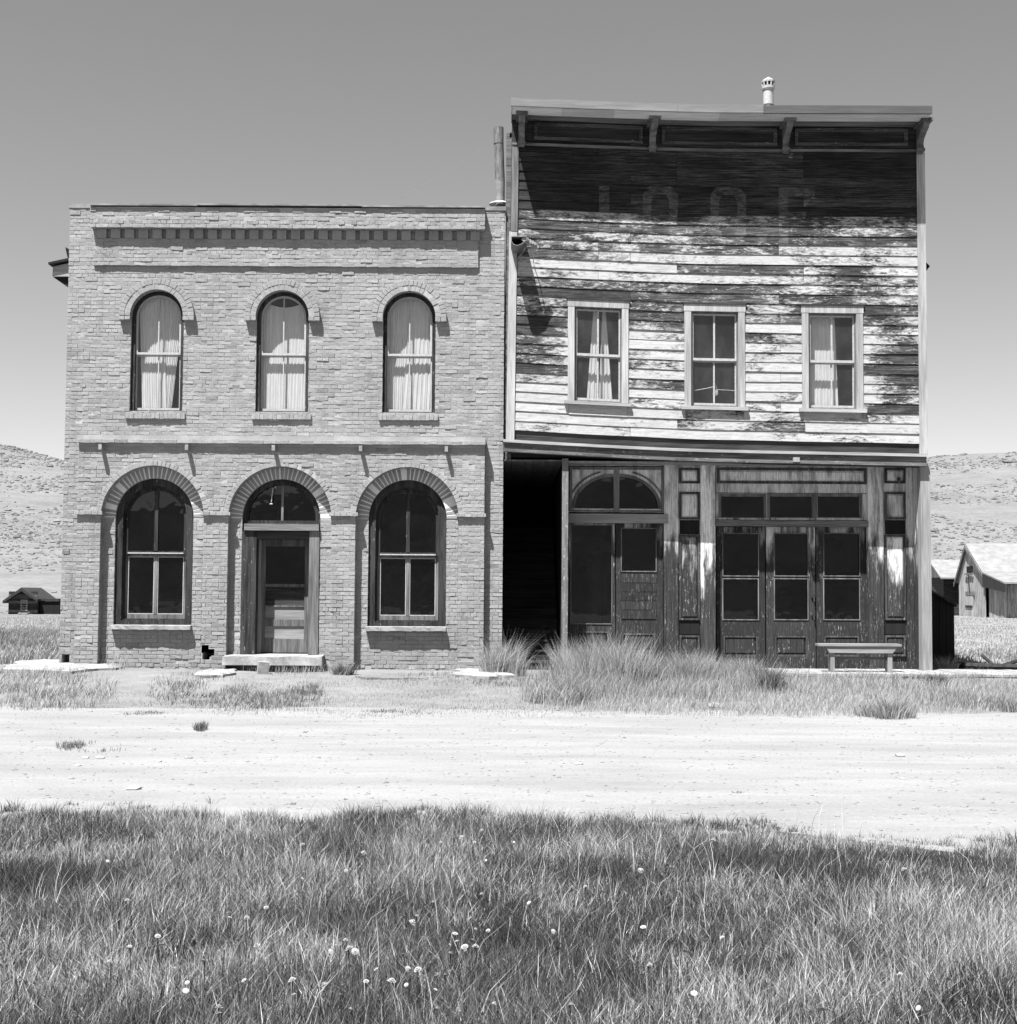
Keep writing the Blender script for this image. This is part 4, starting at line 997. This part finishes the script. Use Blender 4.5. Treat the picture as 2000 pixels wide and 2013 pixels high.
# gabled barn
X0, YN, YF, YR = 30.25, 90.0, 95.2, 93.3
def zz_(px, py, Y): return UZ(px, py, Y)
zb = float(terrain(X0, YN)) - .1
zR, zN, zL, zF = zz_(1904, 1068, YR), zz_(1937, 1124, YN), zz_(1968, 1144, 86.3), zz_(1886, 1136, YF)
barn = thing('gabled_barn', 'steep gabled board barn with pale roof at the right edge behind the shed', 'barn', (X0, YN, zb))
npl = 13
def roofz(y):
    return float(np.interp(y, [86.3, YN, YR, YF], [zL, zN, zR, zF])) - .12
for i in range(npl):
    y0 = YN + (YF - YN) * i / npl; y1 = YN + (YF - YN) * (i + 1) / npl - .03
    MB().prism([(y0, zb), (y1, zb), (y1, roofz(y1)), ((y0 + y1) / 2, roofz((y0 + y1) / 2)), (y0, roofz(y0))], X0 - random.uniform(0, .03), X0 + .06, 'x').build('board', 'far_boards', barn)
for i in range(7):
    y0 = 86.9 + 3.08 * i / 7; y1 = y0 + .40
    MB().prism([(y0, zb), (y1, zb), (y1, roofz(y1)), (y0, roofz(y0))], X0 + .25 - random.uniform(0, .03), X0 + .31, 'x').build('board', 'far_boards', barn)
MB().box(X0 + .35, X0 + 14, 86.95, 87.05, zb, zL - .15).build('front_wall', 'far_boards', barn)
MB().box(X0 + .35, X0 + 14, YF - .2, YF, zb, zF).build('rear_wall', 'far_dark', barn)
for nm, ya, za, yb_, zb_ in (('roof', YR, zR, YN, zN), ('roof', YR, zR, YF + .5, zF - .25), ('lean_to_roof', YN, zN - .02, 86.0, zL - .02)):
    MB().prism([(ya, za), (yb_, zb_), (yb_, zb_ - .1), (ya, za - .1)], X0 - .16, X0 + 14, 'x').build(nm, 'roof', barn)
MB().prism([(YR, zR - .1), (YN, zN - .1), (YN, zN - .32), (YR, zR - .38)], X0 - .20, X0 - .161, 'x').build('barge_board', 'wood_grey', barn)
MB().prism([(YR, zR - .1), (YF + .5, zF - .35), (YF + .5, zF - .60), (YR, zR - .38)], X0 - .20, X0 - .161, 'x').build('barge_board', 'wood_grey', barn)
MB().prism([(YN, zN - .1), (86.0, zL - .12), (86.0, zL - .62), (YN, zN - .95)], X0 - .15, X0 - .11, 'x').build('eave_boarding', 'wood_dark', barn)
ym = (YN + YF) / 2 + .2
wn = MB().box(X0 - .06, X0 - .032, ym - .55, ym + .55, 3.05, 3.45).build('loft_opening', 'wood_black', barn)
MB().box(X0 - .14, X0 - .061, ym - .8, ym + .8, 2.9, 3.0).build('ledge', 'wood_grey', wn)
MB().box(X0 - .09, X0 - .032, ym - .9, ym + .8, 1.55, 1.80).build('cross_rail', 'wood_grey', barn)
dr = MB().box(X0 - .10, X0 - .04, ym - .75, ym + .75, zb, 1.5).build('door', 'far_boards', barn)
MB().box(X0 - .14, X0 - .101, ym - .7, ym + .7, .75, .9).build('door_rail', 'wood_dark', dr)
MB().tube([(X0 - .1, ym - .1, 1.8), (X0 - .1, ym + .1, 2.9)], .04, 5).build('prop', 'wood_dark', barn)
# low house behind the barn
X1, y0, y1 = 29.6, 97.0, 102.0
z0 = float(terrain(X1, y0)) - .1; ze = zz_(1856, 1132, y0); zr = zz_(1845, 1100, 99.5)
lh = thing('low_house', 'low dark house with bright roof half hidden behind the gabled barn', 'house', (X1, y0, z0))
MB().box(X1 + .3, X1 + 11, y0 + .4, y1, z0, ze - .1).build('wall', 'far_dark', lh)  # wall and its clapboards coloured dark for the shade under the eave
for k in range(9): MB().box(X1 + .32, X1 + 11, y0 + .36, y0 + .395, z0 + k * .28, z0 + k * .28 + .25).build('clapboard', 'far_dark', lh)
MB().prism([(y0, ze - .1), (y1, ze - .1), (99.5, zr - .08)], X1 + .25, X1 + .35, 'x').build('gable', 'far_boards', lh)
MB().prism([(99.5, zr), (y0 - .3, ze - .12), (y0 - .3, ze - .22), (99.5, zr - .1)], X1 - .1, X1 + 11, 'x').build('roof', 'roof', lh)
MB().prism([(99.5, zr), (y1 + .3, ze - .12), (y1 + .3, ze - .22), (99.5, zr - .1)], X1 - .1, X1 + 11, 'x').build('roof', 'roof', lh)
# cabin on the left
Yc = 170.0
def cxx(px): return UX(px, 1190, Yc)
def czz(py): return UZ(46, py, Yc)
zb = float(terrain(cxx(46), Yc)) - .15
cab = thing('cabin', 'small dark gabled cabin with white framed window at the left edge below the hill', 'cabin', (cxx(46), Yc, zb))
MB().prism([(cxx(16), zb), (cxx(74), zb), (cxx(74), czz(1175)), (cxx(46.5), czz(1160)), (cxx(16), czz(1176))], Yc + .1, Yc + 6).build('wall', 'far_dark', cab)
for k in range(9):
    zt = zb + k * .36; MB().box(cxx(16.5), cxx(73.5), Yc + .03 - .01 * (k % 2), Yc + .098, zt, min(zt + .33, czz(1177))).build('clapboard', 'belt_wood' if k % 3 == 1 else 'far_dark', cab)
for pa, pb, qa, qb in ((46, 10, 1155, 1181), (46, 78, 1155, 1177.5)):
    MB().prism([(cxx(pa), czz(qa)), (cxx(pb), czz(qb)), (cxx(pb), czz(qb + 5)), (cxx(pa), czz(qa + 7))], Yc - .9, Yc + 6.3).build('roof', 'wood_dark', cab)
wn = MB().ring(rectp(cxx(41), cxx(54), czz(1201), czz(1179)), rectp(cxx(42.5), cxx(52.3), czz(1199), czz(1180.5)), Yc - .06, Yc + .015).build('window', 'trim_white', cab)
MB().box(cxx(42.5), cxx(52.3), Yc - .02, Yc + .01, czz(1190.7), czz(1190)).build('glazing_bar', 'sash', wn)
MB().box(cxx(42.5), cxx(52.3), Yc + .02, Yc + .025, czz(1199), czz(1180.5)).build('pane', 'glass', wn)
ln = MB().box(cxx(76), cxx(114.5), Yc + .5, Yc + 5, zb, czz(1181)).build('lean_to', 'wood_black', cab)
MB().box(cxx(75), cxx(115), Yc + .3, Yc + 5.2, czz(1180.8), czz(1176.5)).build('lean_to_roof', 'wood_dark', ln)
MB().box(cxx(86), cxx(113), Yc + .35, Yc + .45, czz(1182), czz(1179.7)).build('pale_plank', 'wood_pale_flat', ln)
# ------------------------------------------------------------------ grass and weeds
def blades(P, H, W, az, lean, tone, face=None, g=rng):
    n = len(P); fa = g.uniform(0, math.pi, n) if face is None else face
    wx, wy = np.cos(fa) * W / 2, np.sin(fa) * W / 2
    lx_, ly_ = np.cos(az) * lean * H, np.sin(az) * lean * H
    up = H * np.sqrt(np.clip(1 - lean ** 2 * .5, .2, 1))
    V = np.zeros((n, 5, 3)); V[:, 0] = P; V[:, 1] = P
    V[:, 0, 0] -= wx; V[:, 0, 1] -= wy; V[:, 1, 0] += wx; V[:, 1, 1] += wy
    mid = P + np.stack([lx_ * .35, ly_ * .35, up * .58], 1)
    V[:, 2] = mid; V[:, 3] = mid; V[:, 2, 0] -= wx * .75; V[:, 2, 1] -= wy * .75; V[:, 3, 0] += wx * .75; V[:, 3, 1] += wy * .75
    V[:, 4] = P + np.stack([lx_, ly_, up], 1)
    base = np.arange(n)[:, None] * 5
    T = np.concatenate([base + [0, 1, 3], base + [0, 3, 2], base + [2, 3, 4]], 0)
    return V.reshape(-1, 3), T, np.repeat(np.clip(tone, 0, 1), 5)
def vnoise(x, y, s, seed):
    g = np.random.default_rng(seed); tab = g.random((64, 64)); u, v = x * s + 100, y * s + 100
    i, j = np.floor(u).astype(int), np.floor(v).astype(int); a, c = u - i, v - j; a = a * a * (3 - 2 * a); c = c * c * (3 - 2 * c)
    t = lambda p, q: tab[p % 64, q % 64]
    return (t(i, j) * (1 - a) + t(i + 1, j) * a) * (1 - c) + (t(i, j + 1) * (1 - a) + t(i + 1, j + 1) * a) * c
def grass_obj(name, P, H, W, az, lean, tone, mat, label=None, kind='stuff', loc=None, cat=None, group=None):
    V, T, tn = blades(P, H, W, az, lean, tone)
    if loc is not None: V = V - np.array(loc)
    o = link(name, fast_mesh(name, V, T, mat, {'tone': tn}))
    if loc is not None: o.location = loc
    if kind: o['kind'] = kind
    if label: o['label'] = label
    if cat: o['category'] = cat
    if group: o['group'] = group
    return o
# foreground meadow
nt_, per = 58000, 11
y = rng.uniform(3.7 ** .75, 10.4 ** .75, nt_) ** (1 / .75); x = rng.uniform(-1, 1, nt_) * (y * .36 + 1.0)
tall = vnoise(x, y, 1.1, 2); cl = vnoise(x, y, 2.3, 3); cl2 = vnoise(x, y, .8, 4); fine = vnoise(x, y, 7, 5); pt = vnoise(x, y, 1.7, 6); pt2 = vnoise(x, y, 4.0, 7)
e = lawn_edge(x) - y + (cl - .5) * 1.1 + (fine - .5) * .5
keep = (e > -.3) & (rng.random(nt_) < np.clip(e * 1.2 + .3 + (fine - .4) * .6, .02, 1))
x, y, e, tall, cl, cl2, fine, pt, pt2 = (q[keep] for q in (x, y, e, tall, cl, cl2, fine, pt, pt2)); m = len(x)
ht = (.040 + .11 * tall ** 1.5 + .05 * fine) * rng.uniform(.6, 1.25, m) * np.clip(.6 + e * .8, .45, 1)
dk = np.clip((cl - .45) * 2.2, 0, 1) * .5 + np.clip((cl2 - .5) * 2.5, 0, 1) * .5
dry = np.clip(.42 - .52 * dk + .30 * (fine - .5) + .80 * (pt - .5) + .5 * (pt2 - .5) + rng.normal(0, .13, m), .03, .95)
i = np.repeat(np.arange(m), per); n = len(i)
ph = rng.uniform(0, 6.283, n); rr = rng.gamma(2, .010, n)
lt = rng.random(n) < dry[i]
tone = np.where(lt, rng.uniform(.5, 1, n), rng.uniform(0, .34, n) * (1 - .6 * dk[i]))
az = ph + rng.normal(0, .5, n) + .0; lean = np.clip(rng.beta(1.5, 1.4, n) * (.6 + rr * 20), 0, .97)
P_ = np.stack([x[i] + rr * np.cos(ph), y[i] + rr * np.sin(ph), np.zeros(n)], 1)
grass_obj('meadow_grass', P_, ht[i] * rng.uniform(.45, 1.3, n), rng.uniform(.0020, .0048, n), az, lean, tone, 'grass', 'long wild grass filling the foreground below the road')
# a few tall stems and stray flattened straws
n = 1300; y = rng.uniform(3.8, 9.2, n); x = rng.uniform(-1, 1, n) * (y * .36 + .8); k = lawn_edge(x) > y + .1; x, y = x[k], y[k]; n = len(x)
grass_obj('meadow_straw', np.stack([x, y, np.full(n, .03)], 1), rng.uniform(.12, .30, n), rng.uniform(.002, .0035, n), rng.normal(.2, 1.2, n), rng.uniform(.3, .95, n), rng.uniform(.5, 1, n), 'dry_grass', 'pale dry straws lying through the foreground grass')
# dandelions
sm = MB().tube([(0, 0, 0), (.004, 0, .5), (0, .003, 1)], .0022, 5)
hm = MB(); hn = 13
for r_, (rr, z, w) in enumerate(((.020, .002, .0075), (.014, .007, .007), (.007, .011, .006))):
    for i in range(hn - r_ * 3):
        a = 2 * math.pi * (i + r_ * .4) / (hn - r_ * 3); ca, sa = math.cos(a), math.sin(a)
        hm.add([(0, 0, z - .003), (rr * .6 * ca - w * .6 * sa, rr * .6 * sa + w * .6 * ca, z + .002), (rr * ca, rr * sa, z), (rr * .6 * ca + w * .6 * sa, rr * .6 * sa - w * .6 * ca, z + .002)], [(0, 1, 2, 3)])
hm.blob((0, 0, .004), .009)
o = sm.build('stem', 'stem'); stem_me = o.data; bpy.data.objects.remove(o); o = hm.build('flower_head', 'petal'); head_me = o.data; bpy.data.objects.remove(o)
FL = [(217, 1612), (300, 1655), (490, 1636), (60, 1640), (520, 1712), (110, 1655), (810, 1815), (820, 1802), (947, 1758), (852, 1775), (712, 1660), (680, 1712), (715, 1678), (150, 1773), (310, 1841), (450, 1795), (485, 1805), (215, 1892), (318, 1858), (382, 1848), (480, 1928), (430, 1982), (575, 1928), (505, 1860), (687, 1866), (698, 1871), (650, 1871), (796, 1803), (935, 1862), (914, 1862), (885, 1876), (895, 1836), (833, 1894), (822, 1908), (875, 1918), (640, 1938), (960, 1830), (945, 1645), (948, 1633), (908, 1647), (852, 1691), (1058, 1650), (1100, 1637), (1035, 1672), (1153, 1643), (1265, 1823), (1088, 1832), (1365, 1953), (1123, 1977), (1778, 1710), (1770, 1916), (1865, 1925), (1806, 1982), (1403, 1652), (1224, 1657), (1040, 1775), (1260, 1712), (1615, 1986), (925, 1806), (930, 1850), (990, 1890), (770, 1930), (720, 1930), (400, 1890), (250, 1770), (595, 1662), (890, 1648), (365, 1948), (860, 1985)]
FL += [(random.gauss(650, 420), random.uniform(1640, 2005)) for _ in range(55)]
for k_, (px, py) in enumerate(FL):
    hz = random.uniform(.13, .19)
    fx, fy = GND(px, py, hz)
    d = link('dandelion', head_me); d.location = (fx, fy, hz); s_ = random.uniform(.5, .95) if k_ < 69 else random.uniform(.3, .65); d.scale = (s_, s_, s_ * random.uniform(.6, 1.5)); d.rotation_euler = (random.uniform(.1, .8), random.uniform(-.4, .4), random.uniform(0, 6))
    tag(d, 'small pale dandelion flower standing in the foreground grass', 'flower', 'dandelions scattered through the meadow')
    st_ = link('stem', stem_me, d); st_.matrix_parent_inverse = Matrix.Identity(4)
    mw = Matrix.LocRotScale(Vector((fx, fy, 0)), None, Vector((1, 1, hz)))
    st_.matrix_basis = (Matrix.LocRotScale(d.location, d.rotation_euler, d.scale)).inverted() @ mw
# broad dark blades in the meadow (iris-like)
for j, (px, py, hh, lb) in enumerate(((1400, 1860, .30, 'pair of broad dark upright leaves rising from the right of the foreground grass'), (1487, 1880, .22, 'single broad dark leaf standing right of the pair in the foreground grass'))):
    fx, fy = GND(px, py, .0); k = 3 if j == 0 else 1
    P_ = np.array([(fx + q * .04 - .02, fy + .02 * q, 0) for q in range(k)])
    grass_obj('broad_leaf_plant', P_, np.full(k, hh) * np.array([1, .9, .95])[:k], np.full(k, .014), np.array([2.9, 3.3, .2])[:k], np.array([.12, .2, .25])[:k], np.full(k, .16), 'grass', lb, None, (fx, fy, 0), 'plant')

def patch(px0, px1, py0, py1, n, h0, h1, t0, t1, w=(.004, .009), lean=(.1, .7), z=.1, seed=1, az=(0.2, 1.5), thick=.35):
    g = np.random.default_rng(seed)
    u = g.uniform(px0, px1, n * 3); v = g.uniform(py0, py1, n * 3)
    d = ((u - (px0 + px1) / 2) / ((px1 - px0) / 2)) ** 2 + ((v - (py0 + py1) / 2) / ((py1 - py0) / 2)) ** 2
    k = (d < g.uniform(.2, 1.15, n * 3)); u, v = u[k][:n], v[k][:n]; n = len(u)
    xy = np.array([GND(a, c, z) for a, c in zip(u, v)]); zz = terrain(xy[:, 0], xy[:, 1]); m_ = vnoise(xy[:, 0], xy[:, 1], 2.5, seed + 9)
    kk = m_ + g.uniform(-.25, .25, n) > thick; xy, zz, m_ = xy[kk], zz[kk], m_[kk]; n = len(xy)
    return (np.concatenate([xy, zz[:, None]], 1), g.uniform(h0, h1, n) * (.6 + .7 * m_), g.uniform(w[0], w[1], n), g.normal(az[0], az[1], n), g.uniform(lean[0], lean[1], n), g.uniform(t0, t1, n))
def stack(*ps): return [np.concatenate(q) for q in zip(*ps)]
# yard weeds: low patches in front of the brick building, fringe along the road
grass_obj('yard_weeds', *stack(
    patch(285, 480, 1333, 1374, 3000, .02, .10, .0, .7, seed=11, thick=.45), patch(370, 650, 1350, 1386, 4200, .02, .10, .0, .65, seed=12, thick=.42), patch(560, 640, 1345, 1368, 1200, .04, .09, .1, .5, seed=13),
    patch(-60, 230, 1322, 1384, 6500, .04, .17, .1, .95, seed=14, lean=(.3, .95), thick=.42), patch(230, 330, 1384, 1392, 500, .02, .05, .1, .4, seed=15), patch(640, 960, 1383, 1391, 1100, .02, .06, .0, .4, seed=16, thick=.5),
    patch(110, 250, 1440, 1462, 1500, .03, .07, .1, .5, seed=17, thick=.5), patch(380, 408, 1413, 1422, 260, .05, .11, .0, .4, seed=18, thick=0),
    patch(930, 1030, 1340, 1356, 500, .03, .08, .1, .5, seed=19, thick=.5)), 'grass', 'low dark weeds in patches on the yard before the brick building')
grass_obj('yard_dry_grass', *stack(
    patch(-60, 2060, 1334, 1398, 26000, .015, .05, .35, .9, (.003, .007), seed=21, thick=.30), patch(1030, 2080, 1335, 1396, 30000, .04, .17, .35, 1, (.003, .007), (.2, .9), seed=22, thick=.25), patch(1010, 1600, 1330, 1372, 14000, .08, .34, .15, .9, (.003, .007), (.2, .9), seed=26, thick=.35), patch(1560, 2060, 1338, 1380, 9000, .06, .24, .15, .9, (.003, .007), (.2, .9), seed=27, thick=.42),
    patch(470, 720, 1300, 1326, 1600, .06, .22, .3, .9, seed=23, z=.18), patch(190, 260, 1290, 1320, 900, .1, .3, .3, .9, seed=24, z=.18), patch(720, 1000, 1326, 1340, 1300, .03, .08, .3, .8, seed=25, z=.17)), 'dry_grass', 'short pale dry grass over the yard along the road')
# field weeds behind, left and right
def field(x0, x1, y0, y1, n, h0, h1, t0, t1, seed, w=(.012, .03), thick=.4, ns=.35):
    g = np.random.default_rng(seed); y = g.uniform(y0 ** .5, y1 ** .5, n) ** 2; x = g.uniform(0, 1, n); x = x0 + (x1 - x0) * x
    x = x * y / y0 if abs(x0) > 5 else x
    m_ = vnoise(x, y, ns, seed); k = m_ + g.uniform(-.2, .2, n) > thick; x, y, m_ = x[k], y[k], m_[k]; n = len(x)
    return (np.stack([x, y, terrain(x, y)], 1), g.uniform(h0, h1, n) * (.5 + m_), g.uniform(w[0], w[1], n), g.normal(.2, 1.5, n), g.uniform(.1, .8, n), g.uniform(t0, t1, n))
grass_obj('field_weeds', *stack(field(-10.8, -8.1, 26.5, 55, 20000, .08, .30, .1, .6, 31, (.008, .02)), field(7.9, 10.8, 29.5, 36, 5000, .05, .22, .2, .8, 32, thick=.5)), 'grass', 'rough weeds in the field beside and behind the buildings')
grass_obj('field_dry_grass', *stack(field(-10.8, -8.1, 26.5, 160, 34000, .05, .20, .4, 1, 33, (.012, .03), .2), field(7.9, 11.2, 27.5, 88, 36000, .03, .10, .5, 1, 34, (.012, .03), .2)), 'dry_grass', 'pale dry grass in the fields beside the buildings')
# clumps that stand out, each its own thing
def clump(name, label, px0, px1, py, rad, n, h0, h1, t0, t1, mat, lean=(.1, .6), z=.15, seed=40, w=(.004, .009), fan=True, group='grass clumps along the building fronts'):
    g = np.random.default_rng(seed); a, _ = GND(px0, py, z); c, yy = GND(px1, py, z); cxm = (a + c) / 2; hw = (c - a) / 2
    k = max(3, int(n / 160)); cx_ = cxm + np.clip(g.normal(0, .48, k), -1.05, 1.05) * hw; cy_ = yy + g.normal(0, rad, k); ch = g.uniform(.55, 1.1, k) * (1 - .4 * np.abs((cx_ - cxm) / hw) ** 2); ct = g.normal(0, .13, k)
    i = g.integers(0, k, n); s_ = .05 + .10 * min(1, hw)
    x = cx_[i] + g.normal(0, s_, n); y = cy_[i] + g.normal(0, s_, n)
    zt = terrain(x, y)
    az = np.arctan2(g.normal(0, .5, n), (x - cx_[i]) / s_ + g.normal(.25, .8, n)) if fan else g.normal(.2, 1.6, n)
    hh = (h0 + (h1 - h0) * g.beta(1.3, 1.6, n)) * ch[i]
    return grass_obj(name, np.stack([x, y, zt], 1), hh, g.uniform(w[0], w[1], n), az, g.uniform(lean[0], lean[1], n), np.clip(g.uniform(t0, t1, n) + ct[i], 0, 1), mat, label, None, (cxm, yy, float(terrain(cxm, yy))), 'grass clump', group)
clump('grass_clump', 'wiry grass clump with long curved blades at the brick corner by the stair passage', 958, 1035, 1331, .16, 1500, .25, .95, .25, 1, 'dry_grass', (.1, .75), seed=41)
clump('grass_clump', 'tall pale dry grass clump before the entrance doors right of the stair passage', 1085, 1310, 1343, .38, 7000, .30, 1.0, .30, 1, 'dry_grass', (.1, .55), seed=42)
clump('grass_clump', 'feathery pale clump at the right foot of the stair passage', 1085, 1130, 1331, .15, 500, .4, .8, .4, .9, 'dry_grass', (.1, .6), seed=43)
clump('grass_clump', 'dark low bushy clump in front of the stair passage near the road', 1025, 1170, 1362, .28, 3800, .12, .42, .05, .85, 'grass', (.2, .95), seed=44, fan=False)
clump('grass_clump', 'medium dry clump between the entrance doors and the panelled pilaster', 1290, 1420, 1338, .35, 3600, .25, .62, .25, .9, 'dry_grass', (.1, .6), seed=45)
clump('grass_clump', 'grey dry clump in front of the three shop door leaves', 1400, 1500, 1335, .3, 2600, .2, .5, .3, .95, 'dry_grass', (.1, .6), seed=46)
clump('grass_clump', 'dark upright weed clump left of the bench', 1485, 1560, 1350, .2, 1500, .15, .55, .05, .8, 'grass', (.1, .55), seed=47)
clump('grass_clump', 'dark spreading weed clump below the boardwalk in front of the bench', 1690, 1790, 1388, .2, 2000, .10, .36, .05, .8, 'grass', (.2, .7), seed=48)
clump('grass_clump', 'small dark weed clump at the boardwalk edge under the corner post', 1808, 1850, 1345, .1, 500, .1, .28, .0, .4, 'grass', (.2, .8), seed=49)
clump('grass_clump', 'long low grey clump along the boardwalk at the right edge', 1830, 2010, 1368, .3, 3600, .1, .30, .2, .9, 'dry_grass', (.2, .7), seed=50, fan=False)
clump('grass_clump', 'pale wispy clump behind the boardwalk beside the dark shed', 1845, 1880, 1318, .12, 260, .15, .38, .5, 1, 'dry_grass', (.2, .7), seed=51)
clump('grass_clump', 'small dark tuft at the foot of the brick pier right of the doorstep', 655, 700, 1328, .1, 700, .1, .26, .0, .55, 'grass', (.3, .9), seed=52)
clump('grass_clump', 'dry tuft against the brick pier left of the leftmost shop window', 192, 225, 1316, .1, 420, .15, .42, .3, .9, 'dry_grass', (.1, .6), seed=53)
# sagebrush on the hillsides: tufts too many to count
V = []; T = []; tn = []; k = 0
g = np.random.default_rng(61)
ico = MB().blob((0, 0, 0), 1.0, 0.0, (1, 1, 1)); iv_ = np.array(ico.v); it_ = np.array(ico.f)
for side, xa, xb, cnt in ((-1, .27, .42, 9000), (1, .27, .42, 7500)):
    y = 165 + (720 - 165) * g.random(cnt) ** .85; x = side * g.uniform(xa, xb, cnt) * y
    m_ = vnoise(x, y, .02, 62) * 1.3 + vnoise(x, y, .07, 63) * .8 + g.uniform(-.3, .3, cnt); kk = m_ > 1.0; x, y = x[kk], y[kk]
    z = terrain(x, y)
    for xx, yy, zz in zip(x, y, z):
        s_ = (.07 + g.gamma(2, .07)) * (.55 + yy / 500)
        V.append(iv_ * (1 + g.uniform(-.35, .35, (12, 1))) * np.array([s_ * g.uniform(1, 1.6), s_, s_ * .7]) + np.array([xx, yy, zz + s_ * .2])); T.append(it_ + k); k += 12; tn.append(np.full(12, g.uniform(0, 1)))
link('sagebrush', fast_mesh('sagebrush', np.concatenate(V), np.concatenate(T), 'sage', {'tone': np.concatenate(tn)}), kind='stuff', label='dark sagebrush dotted over the pale hillsides')
# gravel and stones on the road
V = []; T = []; k = 0; g = np.random.default_rng(71)
cnt = 3500; y = g.uniform(7.6 ** .5, 19 ** .5, cnt) ** 2; x = g.uniform(-1, 1, cnt) * (y * .40 + .8)
for xx, yy in zip(x, y):
    s_ = g.gamma(1.6, .0035) + .002
    V.append(iv_ * (1 + g.uniform(-.3, .3, (12, 1))) * np.array([s_ * 1.3, s_, s_ * .6]) + np.array([xx, yy, .008])); T.append(it_ + k); k += 12
link('gravel', fast_mesh('gravel', np.concatenate(V), np.concatenate(T), 'road'), kind='stuff', label='fine loose gravel spread over the bright road')
for px, py, s_ in ((168, 1490, .035), (197, 1490, .04), (152, 1505, .03), (262, 1551, .05), (1406, 1391, .10), (1137, 1502, .035), (1770, 1486, .05), (1776, 1531, .03), (310, 1497, .03), (300, 1473, .03), (1010, 1436, .03), (1180, 1370, .04)):
    fx, fy = GND(px, py, .01); m_ = MB().blob((fx, fy, float(terrain(fx, fy)) + s_ * .25), s_, .25, (1.3, 1, .6))
    o = m_.build('stone', 'stone'); tag(based(o, (fx, fy, float(terrain(fx, fy)))), 'small loose stone lying by itself on the bright road', 'stone', 'loose stones on the road')
